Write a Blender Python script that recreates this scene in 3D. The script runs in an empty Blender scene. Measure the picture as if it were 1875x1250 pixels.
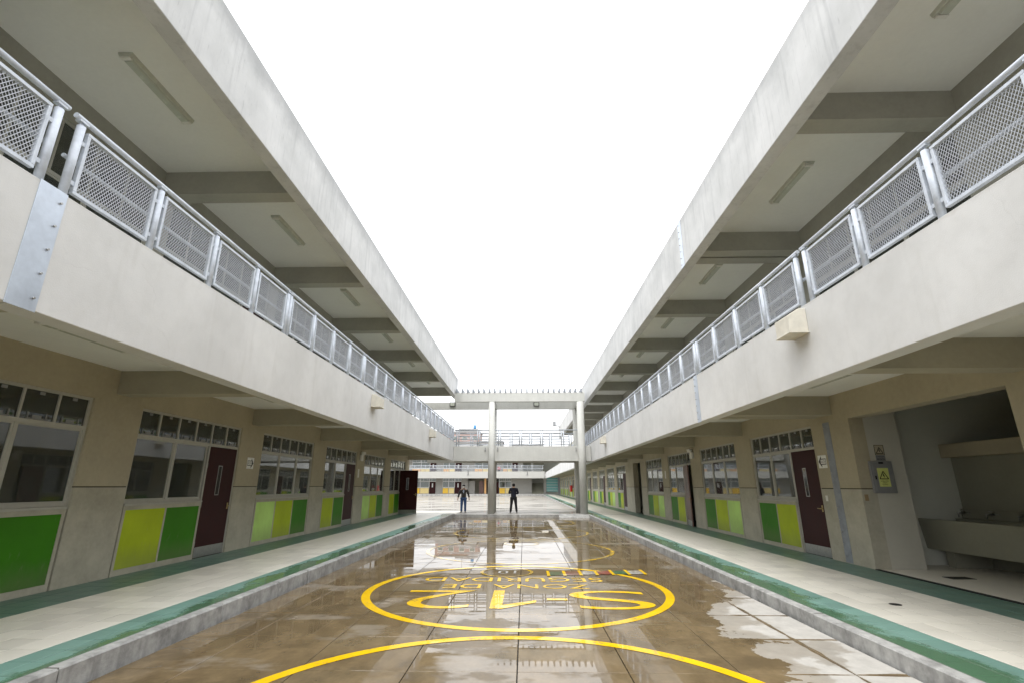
import bpy, bmesh, math, random
from mathutils import Vector, Matrix
R = math.radians
random.seed(7)
SC = bpy.context.scene
COL = SC.collection

# ------------------------------------------------------------------ camera, sky, sun, exposure
cam_d = bpy.data.cameras.new('camera'); cam = bpy.data.objects.new('camera', cam_d); COL.objects.link(cam)
cam_d.sensor_width = 36.0; cam_d.lens = 17.28; cam_d.clip_start = 0.05; cam_d.clip_end = 2000
cam.location = (0, 0, 1.5); cam.rotation_euler = (R(90 + 16.348), 0, R(1.374))
SC.camera = cam
world = bpy.data.worlds.new('World'); SC.world = world; world.use_nodes = True
wn = world.node_tree.nodes; wl = world.node_tree.links; wn.clear()
w_out = wn.new('ShaderNodeOutputWorld'); w_bg = wn.new('ShaderNodeBackground')
w_sky = wn.new('ShaderNodeTexSky'); w_sky.sky_type = 'NISHITA'; w_sky.sun_disc = False
w_sky.sun_elevation = R(62); w_sky.sun_rotation = R(200); w_sky.dust_density = 4.0; w_sky.air_density = 1.0; w_sky.altitude = 100
w_hs = wn.new('ShaderNodeHueSaturation'); w_hs.inputs['Saturation'].default_value = 0.07
w_mix = wn.new('ShaderNodeMix'); w_mix.data_type = 'RGBA'; w_mix.inputs[0].default_value = 0.85
w_mix.inputs[7].default_value = (6.3, 6.42, 6.6, 1)          # overcast cloud layer, brighter towards the zenith (CIE overcast law, softened)
w_tc = wn.new('ShaderNodeTexCoord'); w_sx = wn.new('ShaderNodeSeparateXYZ'); wl.new(w_tc.outputs['Generated'], w_sx.inputs[0])
w_m1 = wn.new('ShaderNodeMath'); w_m1.operation = 'MAXIMUM'; w_m1.inputs[1].default_value = 0; wl.new(w_sx.outputs[2], w_m1.inputs[0])
w_m2 = wn.new('ShaderNodeMath'); w_m2.operation = 'MULTIPLY_ADD'; w_m2.inputs[1].default_value = 1.0; w_m2.inputs[2].default_value = 1.0; wl.new(w_m1.outputs[0], w_m2.inputs[0])
w_vm = wn.new('ShaderNodeVectorMath'); w_vm.operation = 'SCALE'
w_bg.inputs['Strength'].default_value = 0.10
wl.new(w_sky.outputs[0], w_hs.inputs['Color']); wl.new(w_hs.outputs[0], w_mix.inputs[6])
wl.new(w_mix.outputs[2], w_vm.inputs[0]); wl.new(w_m2.outputs[0], w_vm.inputs['Scale']); wl.new(w_vm.outputs[0], w_bg.inputs['Color']); wl.new(w_bg.outputs[0], w_out.inputs['Surface'])
sun_d = bpy.data.lights.new('sun', 'SUN'); sun = bpy.data.objects.new('sun', sun_d); COL.objects.link(sun)
sun_d.energy = 0.8; sun_d.angle = R(40); sun_d.color = (1.0, 0.98, 0.94)
sun.rotation_euler = (R(28), 0, R(-20)); sun.location = (0, 0, 40)
SC.view_settings.view_transform = 'Standard'; SC.view_settings.look = 'None'
SC.view_settings.gamma = 1.0; SC.view_settings.use_curve_mapping = False
SC.view_settings.exposure = 1.3

# ------------------------------------------------------------------ materials
MATS = {}
class NT:
    def __init__(s, name):
        m = bpy.data.materials.new(name); m.use_nodes = True; s.m = m; s.n = m.node_tree.nodes; s.l = m.node_tree.links
        s.n.clear(); s.out = s.n.new('ShaderNodeOutputMaterial'); MATS[name] = m
    def new(s, t, **k):
        o = s.n.new(t)
        for a, b in k.items(): setattr(o, a, b)
        return o
    def pos(s, scale=(1, 1, 1)):
        g = s.new('ShaderNodeNewGeometry'); mp = s.new('ShaderNodeMapping'); mp.inputs['Scale'].default_value = scale
        s.l.new(g.outputs['Position'], mp.inputs['Vector']); return mp.outputs[0]
    def noise(s, scale, detail=4, rough=.55, vec=None, sc=(1, 1, 1)):
        t = s.new('ShaderNodeTexNoise'); t.inputs['Scale'].default_value = scale; t.inputs['Detail'].default_value = detail
        t.inputs['Roughness'].default_value = rough
        s.l.new(vec if vec is not None else s.pos(sc), t.inputs['Vector']); return t.outputs['Fac']
    def ramp(s, fac, stops):
        r = s.new('ShaderNodeValToRGB'); e = r.color_ramp.elements
        while len(e) > 1: e.remove(e[-1])
        for i, (p, c) in enumerate(stops):
            el = e[0] if i == 0 else e.new(p)
            el.position = p; el.color = (c, c, c, 1) if isinstance(c, (int, float)) else (*c, 1)
        s.l.new(fac, r.inputs['Fac']); return r.outputs['Color']
    def math(s, op, a, b=None, c=None):
        m = s.new('ShaderNodeMath', operation=op)
        for i, v in enumerate((a, b, c)):
            if v is None: continue
            if isinstance(v, (int, float)): m.inputs[i].default_value = v
            else: s.l.new(v, m.inputs[i])
        return m.outputs[0]
    def mix(s, f, a, b, blend='MIX'):
        m = s.new('ShaderNodeMix', data_type='RGBA', blend_type=blend)
        for i, v in ((0, f), (6, a), (7, b)):
            if isinstance(v, (int, float)): m.inputs[i].default_value = v
            elif isinstance(v, tuple): m.inputs[i].default_value = (*v, 1)
            else: s.l.new(v, m.inputs[i])
        return m.outputs[2]
    def bsdf(s, color, rough=.7, metal=0, bump=None, bstr=.2, bdist=.01, ior=1.45, spec=None):
        b = s.new('ShaderNodeBsdfPrincipled')
        for k, v in (('Base Color', color), ('Roughness', rough), ('Metallic', metal), ('IOR', ior)):
            if isinstance(v, (int, float)): b.inputs[k].default_value = v
            elif isinstance(v, tuple): b.inputs[k].default_value = (*v, 1)
            else: s.l.new(v, b.inputs[k])
        if spec is not None: b.inputs['Specular IOR Level'].default_value = spec
        if bump is not None:
            bp = s.new('ShaderNodeBump'); bp.inputs['Strength'].default_value = bstr; bp.inputs['Distance'].default_value = bdist
            s.l.new(bump, bp.inputs['Height']); s.l.new(bp.outputs[0], b.inputs['Normal'])
        s.l.new(b.outputs[0], s.out.inputs['Surface']); return b
def sepxyz(t):
    g = t.new('ShaderNodeNewGeometry'); x = t.new('ShaderNodeSeparateXYZ'); t.l.new(g.outputs['Position'], x.inputs[0]); return x.outputs
def mul(c, k): return tuple(v * k for v in c)

def m_plaster(name, c, var=.12, rough=.88, scale=1.1, stain=.0, bstr=.25):
    t = NT(name)
    n1 = t.noise(scale, 6, .62); n2 = t.noise(14, 4, .6); n3 = t.noise(120, 2)
    v = t.math('ADD', t.math('MULTIPLY', n1, .7), t.math('MULTIPLY', n2, .3))
    col = t.mix(t.ramp(v, [(.32, 0), (.68, 1)]), mul(c, 1 - var), mul(c, 1 + var * .8))
    if stain:
        st = t.noise(1.0, 5, .6, sc=(5, 5, .35)); f = t.math('MULTIPLY', t.ramp(st, [(.5, 0), (.72, 1)]), stain)
        col = t.mix(f, col, mul(c, .55))
    t.bsdf(col, rough, bump=t.math('ADD', t.math('MULTIPLY', n2, .6), n3), bstr=bstr, bdist=.004, spec=.3)
def m_plain(name, c, rough=.5, metal=0, var=.06, scale=9, bstr=0, spec=.5):
    t = NT(name); n = t.noise(scale, 4, .6)
    col = t.mix(t.ramp(n, [(.3, 0), (.7, 1)]), mul(c, 1 - var), mul(c, 1 + var))
    rr = t.math('ADD', t.math('MULTIPLY', n, .16), rough - .08)
    t.bsdf(col, rr, metal, bump=n if bstr else None, bstr=bstr or .1, bdist=.003, spec=spec)

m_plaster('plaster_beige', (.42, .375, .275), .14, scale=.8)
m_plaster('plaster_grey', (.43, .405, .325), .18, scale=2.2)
m_plaster('beam_beige', (.39, .36, .275), .12, scale=.9)
m_plaster('beam_grey', (.38, .37, .32), .14, scale=.9)
m_plaster('ceiling_paint', (.80, .80, .76), .06, scale=.5)
m_plaster('room_wall', (.62, .63, .56), .05)
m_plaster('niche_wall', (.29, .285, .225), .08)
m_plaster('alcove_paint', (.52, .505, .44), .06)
m_plaster('kerb_concrete', (.36, .355, .34), .5, scale=3.6, stain=.75, bstr=.7)
m_plaster('column_concrete', (.54, .54, .51), .10, scale=1.2, stain=.15)
m_plaster('far_paint', (.36, .35, .325), .06)
m_plaster('far_fascia', (.44, .435, .41), .05)
m_plaster('brick_house', (.40, .29, .26), .12)
m_plaster('house_grey', (.30, .295, .29), .15)
m_plaster('house_white', (.48, .48, .48), .10)
t = NT('slab_paint'); X = sepxyz(t)
n1 = t.noise(.55, 7, .62); n2 = t.noise(5, 5, .65); n3 = t.noise(110, 2); n5 = t.noise(1.0, 5, .62, sc=(4, 4, .4))
c = t.mix(t.ramp(n1, [(.36, 0), (.64, 1)]), (.575, .575, .565), (.69, .69, .68)); c = t.mix(t.math('MULTIPLY', t.ramp(n2, [(.45, 0), (.75, 1)]), .22), c, (.48, .475, .46))
c = t.mix(t.math('MULTIPLY', t.ramp(n5, [(.56, 0), (.76, 1)]), .22), c, (.40, .385, .35))
vz = t.new('ShaderNodeTexVoronoi', feature='DISTANCE_TO_EDGE'); vz.inputs['Scale'].default_value = .55
dist = t.new('ShaderNodeVectorMath', operation='ADD'); t.l.new(t.pos(), dist.inputs[0]); nc = t.new('ShaderNodeTexNoise'); nc.inputs['Scale'].default_value = 1.7; nc.inputs['Detail'].default_value = 5; t.l.new(t.pos(), nc.inputs['Vector']); t.l.new(nc.outputs['Color'], dist.inputs[1])
t.l.new(dist.outputs[0], vz.inputs['Vector']); crack = t.math('MULTIPLY', t.ramp(vz.outputs['Distance'], [(.0, 1), (.006, 0)]), t.ramp(t.noise(.6, 3), [(.50, 0), (.56, 1)]))
c = t.mix(t.math('MULTIPLY', crack, .12), c, (.36, .35, .33))
top = t.math('ADD', t.math('SUBTRACT', X[2], t.math('MULTIPLY', t.math('LESS_THAN', X[0], 0), .13)), t.math('MULTIPLY', t.noise(2.4, 6, .7), .16))
c = t.mix(t.math('MULTIPLY', t.ramp(t.math('SUBTRACT', top, 3.5), [(.50, 0), (.56, 1)]), .55), c, (.42, .40, .36))
t.bsdf(c, .86, bump=t.math('ADD', t.math('ADD', t.math('MULTIPLY', n2, .8), n3), t.math('MULTIPLY', crack, -.3)), bstr=.3, bdist=.005, spec=.3)
# roof edge: board-marked concrete with rain streaks and a stained upper lip
t = NT('roof_concrete'); X = sepxyz(t)
n1 = t.noise(.9, 6, .65); n2 = t.noise(1.0, 5, .62, sc=(9, 9, .5)); n3 = t.noise(30, 3)
c = t.mix(t.ramp(n1, [(.3, 0), (.7, 1)]), (.50, .505, .50), (.66, .66, .655))
c = t.mix(t.math('MULTIPLY', t.ramp(n2, [(.52, 0), (.74, 1)]), .38), c, (.29, .295, .30))
n4 = t.noise(1.0, 4, .7, sc=(38, 38, 3.0)); c = t.mix(t.math('MULTIPLY', t.ramp(n4, [(.62, 0), (.68, 1)]), .35), c, (.24, .245, .25))
lip = t.math('ADD', X[2], t.math('MULTIPLY', t.noise(1.6, 5, .7), .9))
c = t.mix(t.math('MULTIPLY', t.ramp(t.math('SUBTRACT', lip, 8.05), [(.1, 0), (.5, 1)]), .55), c, (.30, .305, .31))
t.bsdf(c, .88, bump=t.math('ADD', n2, t.math('MULTIPLY', n3, .4)), bstr=.35, bdist=.006, spec=.3)
# rails, frames, doors
m_plain('rail_paint', (.55, .59, .65), .55, .12, .14, 10)
m_plain('galvanised_dull', (.27, .29, .32), .5, .4, .2, 5)
m_plain('bridge_rail_paint', (.48, .51, .55), .45, .25, .10, 14)
m_plain('mesh_paint', (.46, .48, .52), .6, .1, .10, 14)
m_plain('galvanised', (.50, .55, .62), .38, .55, .12, 6)
m_plain('frame_grey', (.44, .43, .385), .5, .1, .06)
m_plain('frame_white', (.70, .70, .69), .5)
m_plain('door_maroon', (.040, .011, .011), .55, 0, .14, 5, 0, .18)
m_plain('door_worn', (.16, .09, .075), .40, 0, .35, 7)
m_plain('steel_brushed', (.36, .36, .35), .34, .85, .12, 20)
def m_panel(name, c):
    t = NT(name); X = sepxyz(t); n = t.noise(1.3, 5, .6); f = t.noise(9, 5, .7, sc=(1, 1, .35)); g = t.noise(60, 3)
    col = t.mix(t.ramp(n, [(.3, 0), (.7, 1)]), mul(c, .86), mul(c, 1.10))
    col = t.mix(t.math('MULTIPLY', t.ramp(f, [(.60, 0), (.72, 1)]), .20), col, (.33, .32, .26))
    dirt = t.math('MULTIPLY', t.ramp(t.math('SUBTRACT', t.math('ADD', .42, t.math('MULTIPLY', f, .4)), X[2]), [(.12, 0), (.45, 1)]), .30)
    col = t.mix(dirt, col, (.20, .18, .13))
    t.bsdf(col, t.math('ADD', .42, t.math('MULTIPLY', f, .3)), bump=t.math('ADD', n, t.math('MULTIPLY', g, .2)), bstr=.12, bdist=.004, spec=.22)
m_panel('panel_dark_green', (.045, .20, .006)); m_panel('panel_lime', (.42, .52, .018)); m_panel('panel_light_green', (.50, .74, .20))
m_plain('panel_yellow', (.95, .60, .06), .5)
m_plain('panel_pale_yellow', (.90, .72, .32), .5)
m_plain('panel_orange', (.90, .52, .22), .6)
m_plain('dark_gap', (.012, .012, .012), .9)
m_plain('black_rubber', (.02, .02, .022), .6)
m_plain('white_plastic', (.72, .71, .66), .45)
m_plain('cream_concrete', (.64, .61, .53), .8, 0, .10, 7, .2)
m_plain('paper_white', (.78, .78, .75), .7)
m_plain('sign_yellow', (.62, .66, .22), .5)
m_plain('sign_black', (.012, .012, .012), .5)
m_plain('cabinet_grey', (.26, .265, .27), .45, .2)
m_plain('fire_red', (.55, .03, .03), .35)
m_plain('teal_shutter', (.05, .38, .36), .5)
m_plain('brass', (.45, .33, .15), .35, .8)
m_plain('wood', (.20, .12, .06), .55)
m_plain('board_green', (.05, .12, .09), .6)
m_plain('tank_blue', (.06, .22, .42), .5)
m_plain('skin', (.45, .28, .19), .55)
m_plain('hair_black', (.012, .011, .01), .5, 0, .2, 40)
m_plain('jacket_grey', (.045, .042, .038), .8, 0, .2, 20, .3)
m_plain('jacket_navy', (.014, .015, .028), .8, 0, .2, 20, .3)
m_plain('shirt_blue', (.35, .40, .50), .8)
m_plain('jeans', (.045, .09, .20), .85, 0, .2, 20, .3)
m_plain('trousers_black', (.015, .015, .017), .85, 0, .2, 20, .3)
m_plain('shoe_dark', (.02, .02, .02), .5)
m_plain('red_cloth', (.5, .03, .05), .8)
m_plain('lamp_glass', (.52, .54, .47), .25)
m_plain('fixture_grey', (.55, .56, .49), .35, 0, .1)
m_plain('rust_stain', (.30, .22, .13), .9)
# thin glazing: mirror-like by Fresnel, else see-through
t = NT('glass'); fr = t.new('ShaderNodeFresnel'); fr.inputs['IOR'].default_value = 1.55
tr = t.new('ShaderNodeBsdfTransparent'); tr.inputs['Color'].default_value = (.80, .84, .81, 1)
gl = t.new('ShaderNodeBsdfGlossy'); gl.inputs['Roughness'].default_value = .015; gl.inputs['Color'].default_value = (.95, .97, .96, 1)
nz = t.noise(.8, 2); bp = t.new('ShaderNodeBump'); bp.inputs['Strength'].default_value = .03; bp.inputs['Distance'].default_value = .05
t.l.new(nz, bp.inputs['Height']); t.l.new(bp.outputs[0], gl.inputs['Normal'])
ms = t.new('ShaderNodeMixShader'); t.l.new(t.math('MINIMUM', t.math('MULTIPLY', fr.outputs[0], 1.6), 1.0), ms.inputs[0])
t.l.new(tr.outputs[0], ms.inputs[1]); t.l.new(gl.outputs[0], ms.inputs[2])
df = t.new('ShaderNodeBsdfDiffuse'); df.inputs['Color'].default_value = (.55, .56, .53, 1); ms2 = t.new('ShaderNodeMixShader')   # pale diffuse veil: dim reflected light put into the pane colour to lift dark glass
t.l.new(t.math('ADD', .015, t.math('MULTIPLY', t.noise(1.3, 5, .6), .055)), ms2.inputs[0]); t.l.new(ms.outputs[0], ms2.inputs[1]); t.l.new(df.outputs[0], ms2.inputs[2]); t.l.new(ms2.outputs[0], t.out.inputs['Surface'])

# wet courtyard: puddles (mirror), damp film, dry patches by the right kerb
def wet_masks(t):
    X = sepxyz(t)
    big = t.noise(.42, 7, .58); mid = t.noise(1.1, 6, .62, sc=(.8, 1.5, 1))
    cx = t.math('ABSOLUTE', t.math('ADD', X[0], .1))
    # court dished towards its middle: water stands there, more of it further on
    lvl = t.math('SUBTRACT', t.math('ADD', t.math('MULTIPLY', big, .55), t.math('MULTIPLY', mid, .65)), t.math('MULTIPLY', cx, .03))
    lvl = t.math('ADD', lvl, t.math('MULTIPLY', t.math('MINIMUM', t.math('SUBTRACT', X[1], 5.0), 9.0), .006))
    pud = t.ramp(lvl, [(.51, 0), (.535, 1)])
    damp = t.ramp(mid, [(.40, 0), (.46, 1)])
    d = t.math('SUBTRACT', t.math('ADD', X[0], t.math('MULTIPLY', t.math('SUBTRACT', t.noise(.9, 6, .6), .5), 3.6)), 2.55)
    d = t.math('SUBTRACT', d, t.math('MULTIPLY', t.math('MAXIMUM', t.math('SUBTRACT', X[1], 7.5), 0), .45))
    dry = t.ramp(d, [(.0, 0), (.05, .55), (.40, .62), (.50, 1)])
    def near_joint(ax, off, per):
        fr = t.math('FRACT', t.math('DIVIDE', t.math('SUBTRACT', X[ax], off), per))
        return t.math('MULTIPLY', t.math('MINIMUM', fr, t.math('SUBTRACT', 1.0, fr)), per)
    jd = t.math('MINIMUM', near_joint(0, -.08, 1.06), near_joint(1, .96, 1.105))
    jw = t.math('ADD', jd, t.math('MULTIPLY', t.math('SUBTRACT', t.noise(2.2, 5, .6), .5), .10))
    dry = t.math('MULTIPLY', dry, t.ramp(jw, [(.014, 0), (.03, 1)]))
    spot = t.ramp(t.noise(.75, 5, .55, vec=t.pos((1.0, 1.6, 1))), [(.58, 0), (.64, 1)])
    dry = t.math('MAXIMUM', dry, t.math('MULTIPLY', spot, .24))
    return X, pud, damp, dry
def m_wet(name, wetc, dryc, paint=False, wear=.60):
    t = NT(name); X, pud, damp, dry = wet_masks(t)
    n = t.noise(3.0, 6, .65, sc=(1, .6, 1)); f = t.noise(26, 4, .6); g = t.noise(150, 2)
    v = .10 if paint else .34
    wc = t.mix(t.ramp(n, [(.3, 0), (.7, 1)]), mul(wetc, 1 - v), mul(wetc, 1 + v))
    wc = t.mix(t.math('MULTIPLY', t.math('SUBTRACT', 1.0, damp), .5), wc, mul(wetc, .60 if not paint else .95))
    dc = t.mix(t.ramp(t.noise(6, 6, .7), [(.3, 0), (.7, 1)]), mul(dryc, .84), mul(dryc, 1.1))
    col = t.mix(dry, wc, dc)
    if paint:
        wm = t.math('ADD', t.math('MULTIPLY', t.noise(2.1, 4, .6), .5), t.math('MULTIPLY', t.noise(24, 5, .7), .5))
        col = t.mix(t.math('MULTIPLY', t.ramp(wm, [(wear - .05, 0), (wear + .03, 1)]), .75), col, (.20, .155, .10))
    rw = t.math('ADD', t.math('MULTIPLY', damp, -.13), t.math('ADD', t.math('MULTIPLY', n, .10), .14))
    rw = t.math('MULTIPLY', rw, t.math('SUBTRACT', 1.0, pud))
    rough = t.math('ADD', t.math('MULTIPLY', rw, t.math('SUBTRACT', 1.0, dry)), t.math('MULTIPLY', dry, .72))
    rough = t.math('MAXIMUM', rough, .012)
    relief = t.math('MULTIPLY', t.math('ADD', t.math('MULTIPLY', f, .5), g), t.math('MAXIMUM', dry, t.math('MULTIPLY', t.math('SUBTRACT', 1.0, pud), .22)))
    ior = t.math('ADD', 1.24, t.math('MULTIPLY', pud, .17))
    t.bsdf(col, rough, bump=relief, bstr=.35, bdist=.003, ior=ior)
m_wet('court_concrete', (.165, .120, .066), (.44, .42, .385))
m_wet('paint_yellow', (.80, .50, .008), (.80, .55, .03), True)
m_wet('paint_yellow_worn', (.72, .46, .02), (.75, .5, .04), True, .49)
m_wet('paint_white', (.55, .55, .53), (.6, .6, .58), True, .51)
m_wet('paint_red', (.30, .06, .05), (.36, .09, .07), True, .50)
m_wet('paint_green', (.03, .16, .08), (.05, .2, .1), True, .50)
# far plaza: pale paving, thin sheets of water
t = NT('plaza_paving'); n = t.noise(.35, 6, .6, sc=(.35, 1.2, 1)); n2 = t.noise(.9, 6, .6, sc=(.25, 1.6, 1))
pud = t.ramp(n2, [(.54, 0), (.58, 1)])
c = t.mix(t.ramp(n, [(.3, 0), (.7, 1)]), (.20, .18, .15), (.33, .305, .265)); c = t.mix(t.math('MULTIPLY', pud, .8), c, (.07, .06, .045))
t.bsdf(c, t.math('ADD', t.math('MULTIPLY', pud, -.40), .46), ior=1.36)
# corridor tiles; the outer teal row is wet where the rain blows in
def m_tile(name, c, wet=False, edge=None):
    t = NT(name); X = sepxyz(t); n = t.noise(1.4, 5, .6); n2 = t.noise(40, 3)
    oi = t.new('ShaderNodeObjectInfo')
    base = t.mix(t.ramp(n, [(.3, 0), (.7, 1)]), mul(c, .90), mul(c, 1.08))
    base = t.mix(.6, base, t.mix(oi.outputs['Random'], mul(c, .82), mul(c, 1.12)))
    if wet:
        e = t.math('SUBTRACT', t.math('ABSOLUTE', X[0]), t.math('MULTIPLY', t.math('SUBTRACT', t.noise(1.1, 6, .65, sc=(2, 1, 1)), .5), .9))
        e = t.math('ADD', e, t.math('MULTIPLY', t.math('SUBTRACT', t.noise(.16, 2), .5), 1.6))
        m = t.ramp(t.math('SUBTRACT', e, edge - .5), [(.40, 1), (.56, 0)])
        base = t.mix(m, base, (.08, .165, .095))
        t.bsdf(base, t.math('SUBTRACT', t.math('ADD', .36, t.math('MULTIPLY', n2, .1)), t.math('MULTIPLY', m, .30)), bump=n2, bstr=.06, bdist=.002)
    else:
        t.bsdf(base, t.math('ADD', .30, t.math('MULTIPLY', n, .2)), bump=n2, bstr=.06, bdist=.002)
m_tile('tile_cream', (.72, .685, .60)); m_tile('tile_teal', (.12, .205, .165))
m_tile('tile_teal_wet_l', (.17, .30, .255), True, 4.36); m_tile('tile_teal_wet_r', (.17, .30, .255), True, 4.06)
m_plain('grout', (.10, .095, .08), .9)
m_plain('soil', (.13, .115, .09), .9)

# ------------------------------------------------------------------ helpers
CACHE = {}
def finish(me, mat, smooth=False):
    me.materials.append(MATS[mat])
    if smooth:
        for p in me.polygons: p.use_smooth = True
    return me
class MB:
    def __init__(s): s.v = []; s.f = []; s.sm = []
    def box(s, x0, x1, y0, y1, z0, z1):
        x0, x1 = min(x0, x1), max(x0, x1); y0, y1 = min(y0, y1), max(y0, y1); z0, z1 = min(z0, z1), max(z0, z1)
        k = len(s.v); s.v += [(x, y, z) for x in (x0, x1) for y in (y0, y1) for z in (z0, z1)]
        s.f += [tuple(k + i for i in q) for q in ((0, 1, 3, 2), (4, 6, 7, 5), (0, 4, 5, 1), (2, 3, 7, 6), (0, 2, 6, 4), (1, 5, 7, 3))]
        s.sm += [0] * 6; return s
    def prism(s, poly, a0, a1, axis='y'):
        k = len(s.v); n = len(poly)
        def P(p, a): return {'y': (p[0], a, p[1]), 'x': (a, p[0], p[1]), 'z': (p[0], p[1], a)}[axis]
        s.v += [P(p, a0) for p in poly] + [P(p, a1) for p in poly]
        s.f += [tuple(range(k, k + n)), tuple(range(k + 2 * n - 1, k + n - 1, -1))]
        s.f += [(k + i, k + n + i, k + n + (i + 1) % n, k + (i + 1) % n) for i in range(n)]; s.sm += [0] * (n + 2); return s
    def tube(s, a, b, r, r2=None, n=10, cap=True):
        a = Vector(a); b = Vector(b); d = (b - a).normalized(); u = d.orthogonal().normalized(); w = d.cross(u); r2 = r if r2 is None else r2
        k = len(s.v)
        for c, q in ((a, r), (b, r2)):
            s.v += [tuple(c + (u * math.cos(6.28318 * i / n) + w * math.sin(6.28318 * i / n)) * q) for i in range(n)]
        s.f += [(k + i, k + (i + 1) % n, k + n + (i + 1) % n, k + n + i) for i in range(n)]; s.sm += [1] * n
        if cap: s.f += [tuple(range(k + n - 1, k - 1, -1)), tuple(range(k + n, k + 2 * n))]; s.sm += [0, 0]
        return s
    def mesh(s, name, mat, bev=0):
        me = bpy.data.meshes.new(name); me.from_pydata(s.v, [], s.f)
        bm = bmesh.new(); bm.from_mesh(me)
        for f, q in zip(bm.faces, s.sm): f.smooth = bool(q)
        bmesh.ops.recalc_face_normals(bm, faces=bm.faces)
        if bev: bmesh.ops.bevel(bm, geom=list(bm.edges), offset=bev, segments=1, affect='EDGES')
        bm.to_mesh(me); bm.free(); return finish(me, mat)
def wloc(o):
    v = Vector((0, 0, 0))
    while o is not None: v += o.location; o = o.parent
    return v
def link(name, data, parent=None, loc=(0, 0, 0), rot=None):       # loc is in world space
    o = bpy.data.objects.new(name, data); COL.objects.link(o)
    loc = Vector(loc)
    if parent is not None: o.parent = parent; loc = loc - wloc(parent)
    o.location = loc
    if rot: o.rotation_euler = rot
    return o
def tag(o, label=None, cat=None, group=None, kind=None):
    for k, v in (('label', label), ('category', cat), ('group', group), ('kind', kind)):
        if v: o[k] = v
    return o
def thing(name, loc, label, cat, group=None, rot=None):
    return tag(link(name, None, None, loc, rot), label, cat, group)
def struct(name, data=None, loc=(0, 0, 0)): return tag(link(name, data, None, loc), kind='structure')
def bxm(dx, dy, dz, mat, bev=0):
    k = (round(dx, 4), round(dy, 4), round(dz, 4), mat, bev)
    if k not in CACHE: CACHE[k] = MB().box(-dx/2, dx/2, -dy/2, dy/2, -dz/2, dz/2).mesh('piece', mat, bev)
    return CACHE[k]
def box(name, parent, x0, x1, y0, y1, z0, z1, mat, bev=0):
    return link(name, bxm(abs(x1-x0), abs(y1-y0), abs(z1-z0), mat, bev), parent, ((x0+x1)/2, (y0+y1)/2, (z0+z1)/2))
def cached(key, fn):
    if key not in CACHE: CACHE[key] = fn()
    return CACHE[key]
ORD = ['nearest', 'second', 'third', 'fourth', 'fifth', 'sixth', 'seventh', 'eighth', 'ninth', 'tenth', 'eleventh', 'twelfth', 'thirteenth', 'fourteenth']
def text_mesh(txt, mat, x0, x1, y0, y1, depth=0.0, rot180=False, offset=0.0):
    cu = bpy.data.curves.new('txt', 'FONT'); cu.body = txt; cu.extrude = depth; cu.offset = offset
    o = bpy.data.objects.new('txt', cu); COL.objects.link(o)
    dg = bpy.context.evaluated_depsgraph_get(); me = bpy.data.meshes.new_from_object(o.evaluated_get(dg))
    bpy.data.objects.remove(o); bpy.data.curves.remove(cu)
    xs = [v.co.x for v in me.vertices]; ys = [v.co.y for v in me.vertices]
    ax, bx, ay, by = min(xs), max(xs), min(ys), max(ys)
    for v in me.vertices:
        u = (v.co.x - ax) / (bx - ax); w = (v.co.y - ay) / (by - ay)
        if rot180: u, w = 1 - u, 1 - w
        v.co.x = x0 + u * (x1 - x0); v.co.y = y0 + w * (y1 - y0)
    me.materials.clear(); return finish(me, mat)

# ------------------------------------------------------------------ ground, courtyard, corridors, kerbs
g = MB().box(-600, 600, -200, 29.7, -.9, -.32).mesh('ground', 'soil'); struct('ground', g)
CZ = -.2
court = struct('courtyard', MB().box(-4.02, 3.66, 0.5, 29.6, -.31, CZ - .03).mesh('courtyard', 'dark_gap'))
xs = [-3.962, -3.26, -2.20, -1.14, -.08, .98, 2.04, 3.10, 3.592]; ys = [.96 + 1.105 * i for i in range(26)] + [29.58]
for i in range(len(xs) - 1):
    for j in range(len(ys) - 1):
        gap = .005
        o = box('slab', court, xs[i] + gap, xs[i+1] - gap, ys[j] + gap, ys[j+1] - gap, CZ - .1, CZ, 'court_concrete', .003)
        o.location.z += random.uniform(-.0008, .0006); o.rotation_euler = (R(random.gauss(0, .035)), R(random.gauss(0, .035)), 0)
plz = bpy.data.meshes.new('plaza')
plz.from_pydata([(-120, 29.62, -.05), (120, 29.62, -.05), (120, 97, -.30), (-120, 97, -.30), (-120, 600, -.30), (120, 600, -.30)], [], [(0, 1, 2, 3), (3, 2, 5, 4)]); finish(plz, 'plaza_paving')
plaza = struct('plaza', plz)
step = struct('step')
x = -4.0
for w in (1.9, 1.85, 1.9, 1.2):
    if x >= 2: break
    e = min(x + w, 2.05); box('kerb_stone', step, x + .006, e - .006, 29.5, 29.72, -.34, -.046, 'kerb_concrete', .012); x = e
ramp = struct('ramp', MB().prism([(29.05, -.33), (29.05, -.185), (29.62, -.046), (30.4, -.046), (30.4, -.33)], 1.95, 3.72, 'x').mesh('ramp', 'kerb_concrete', .01))

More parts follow.
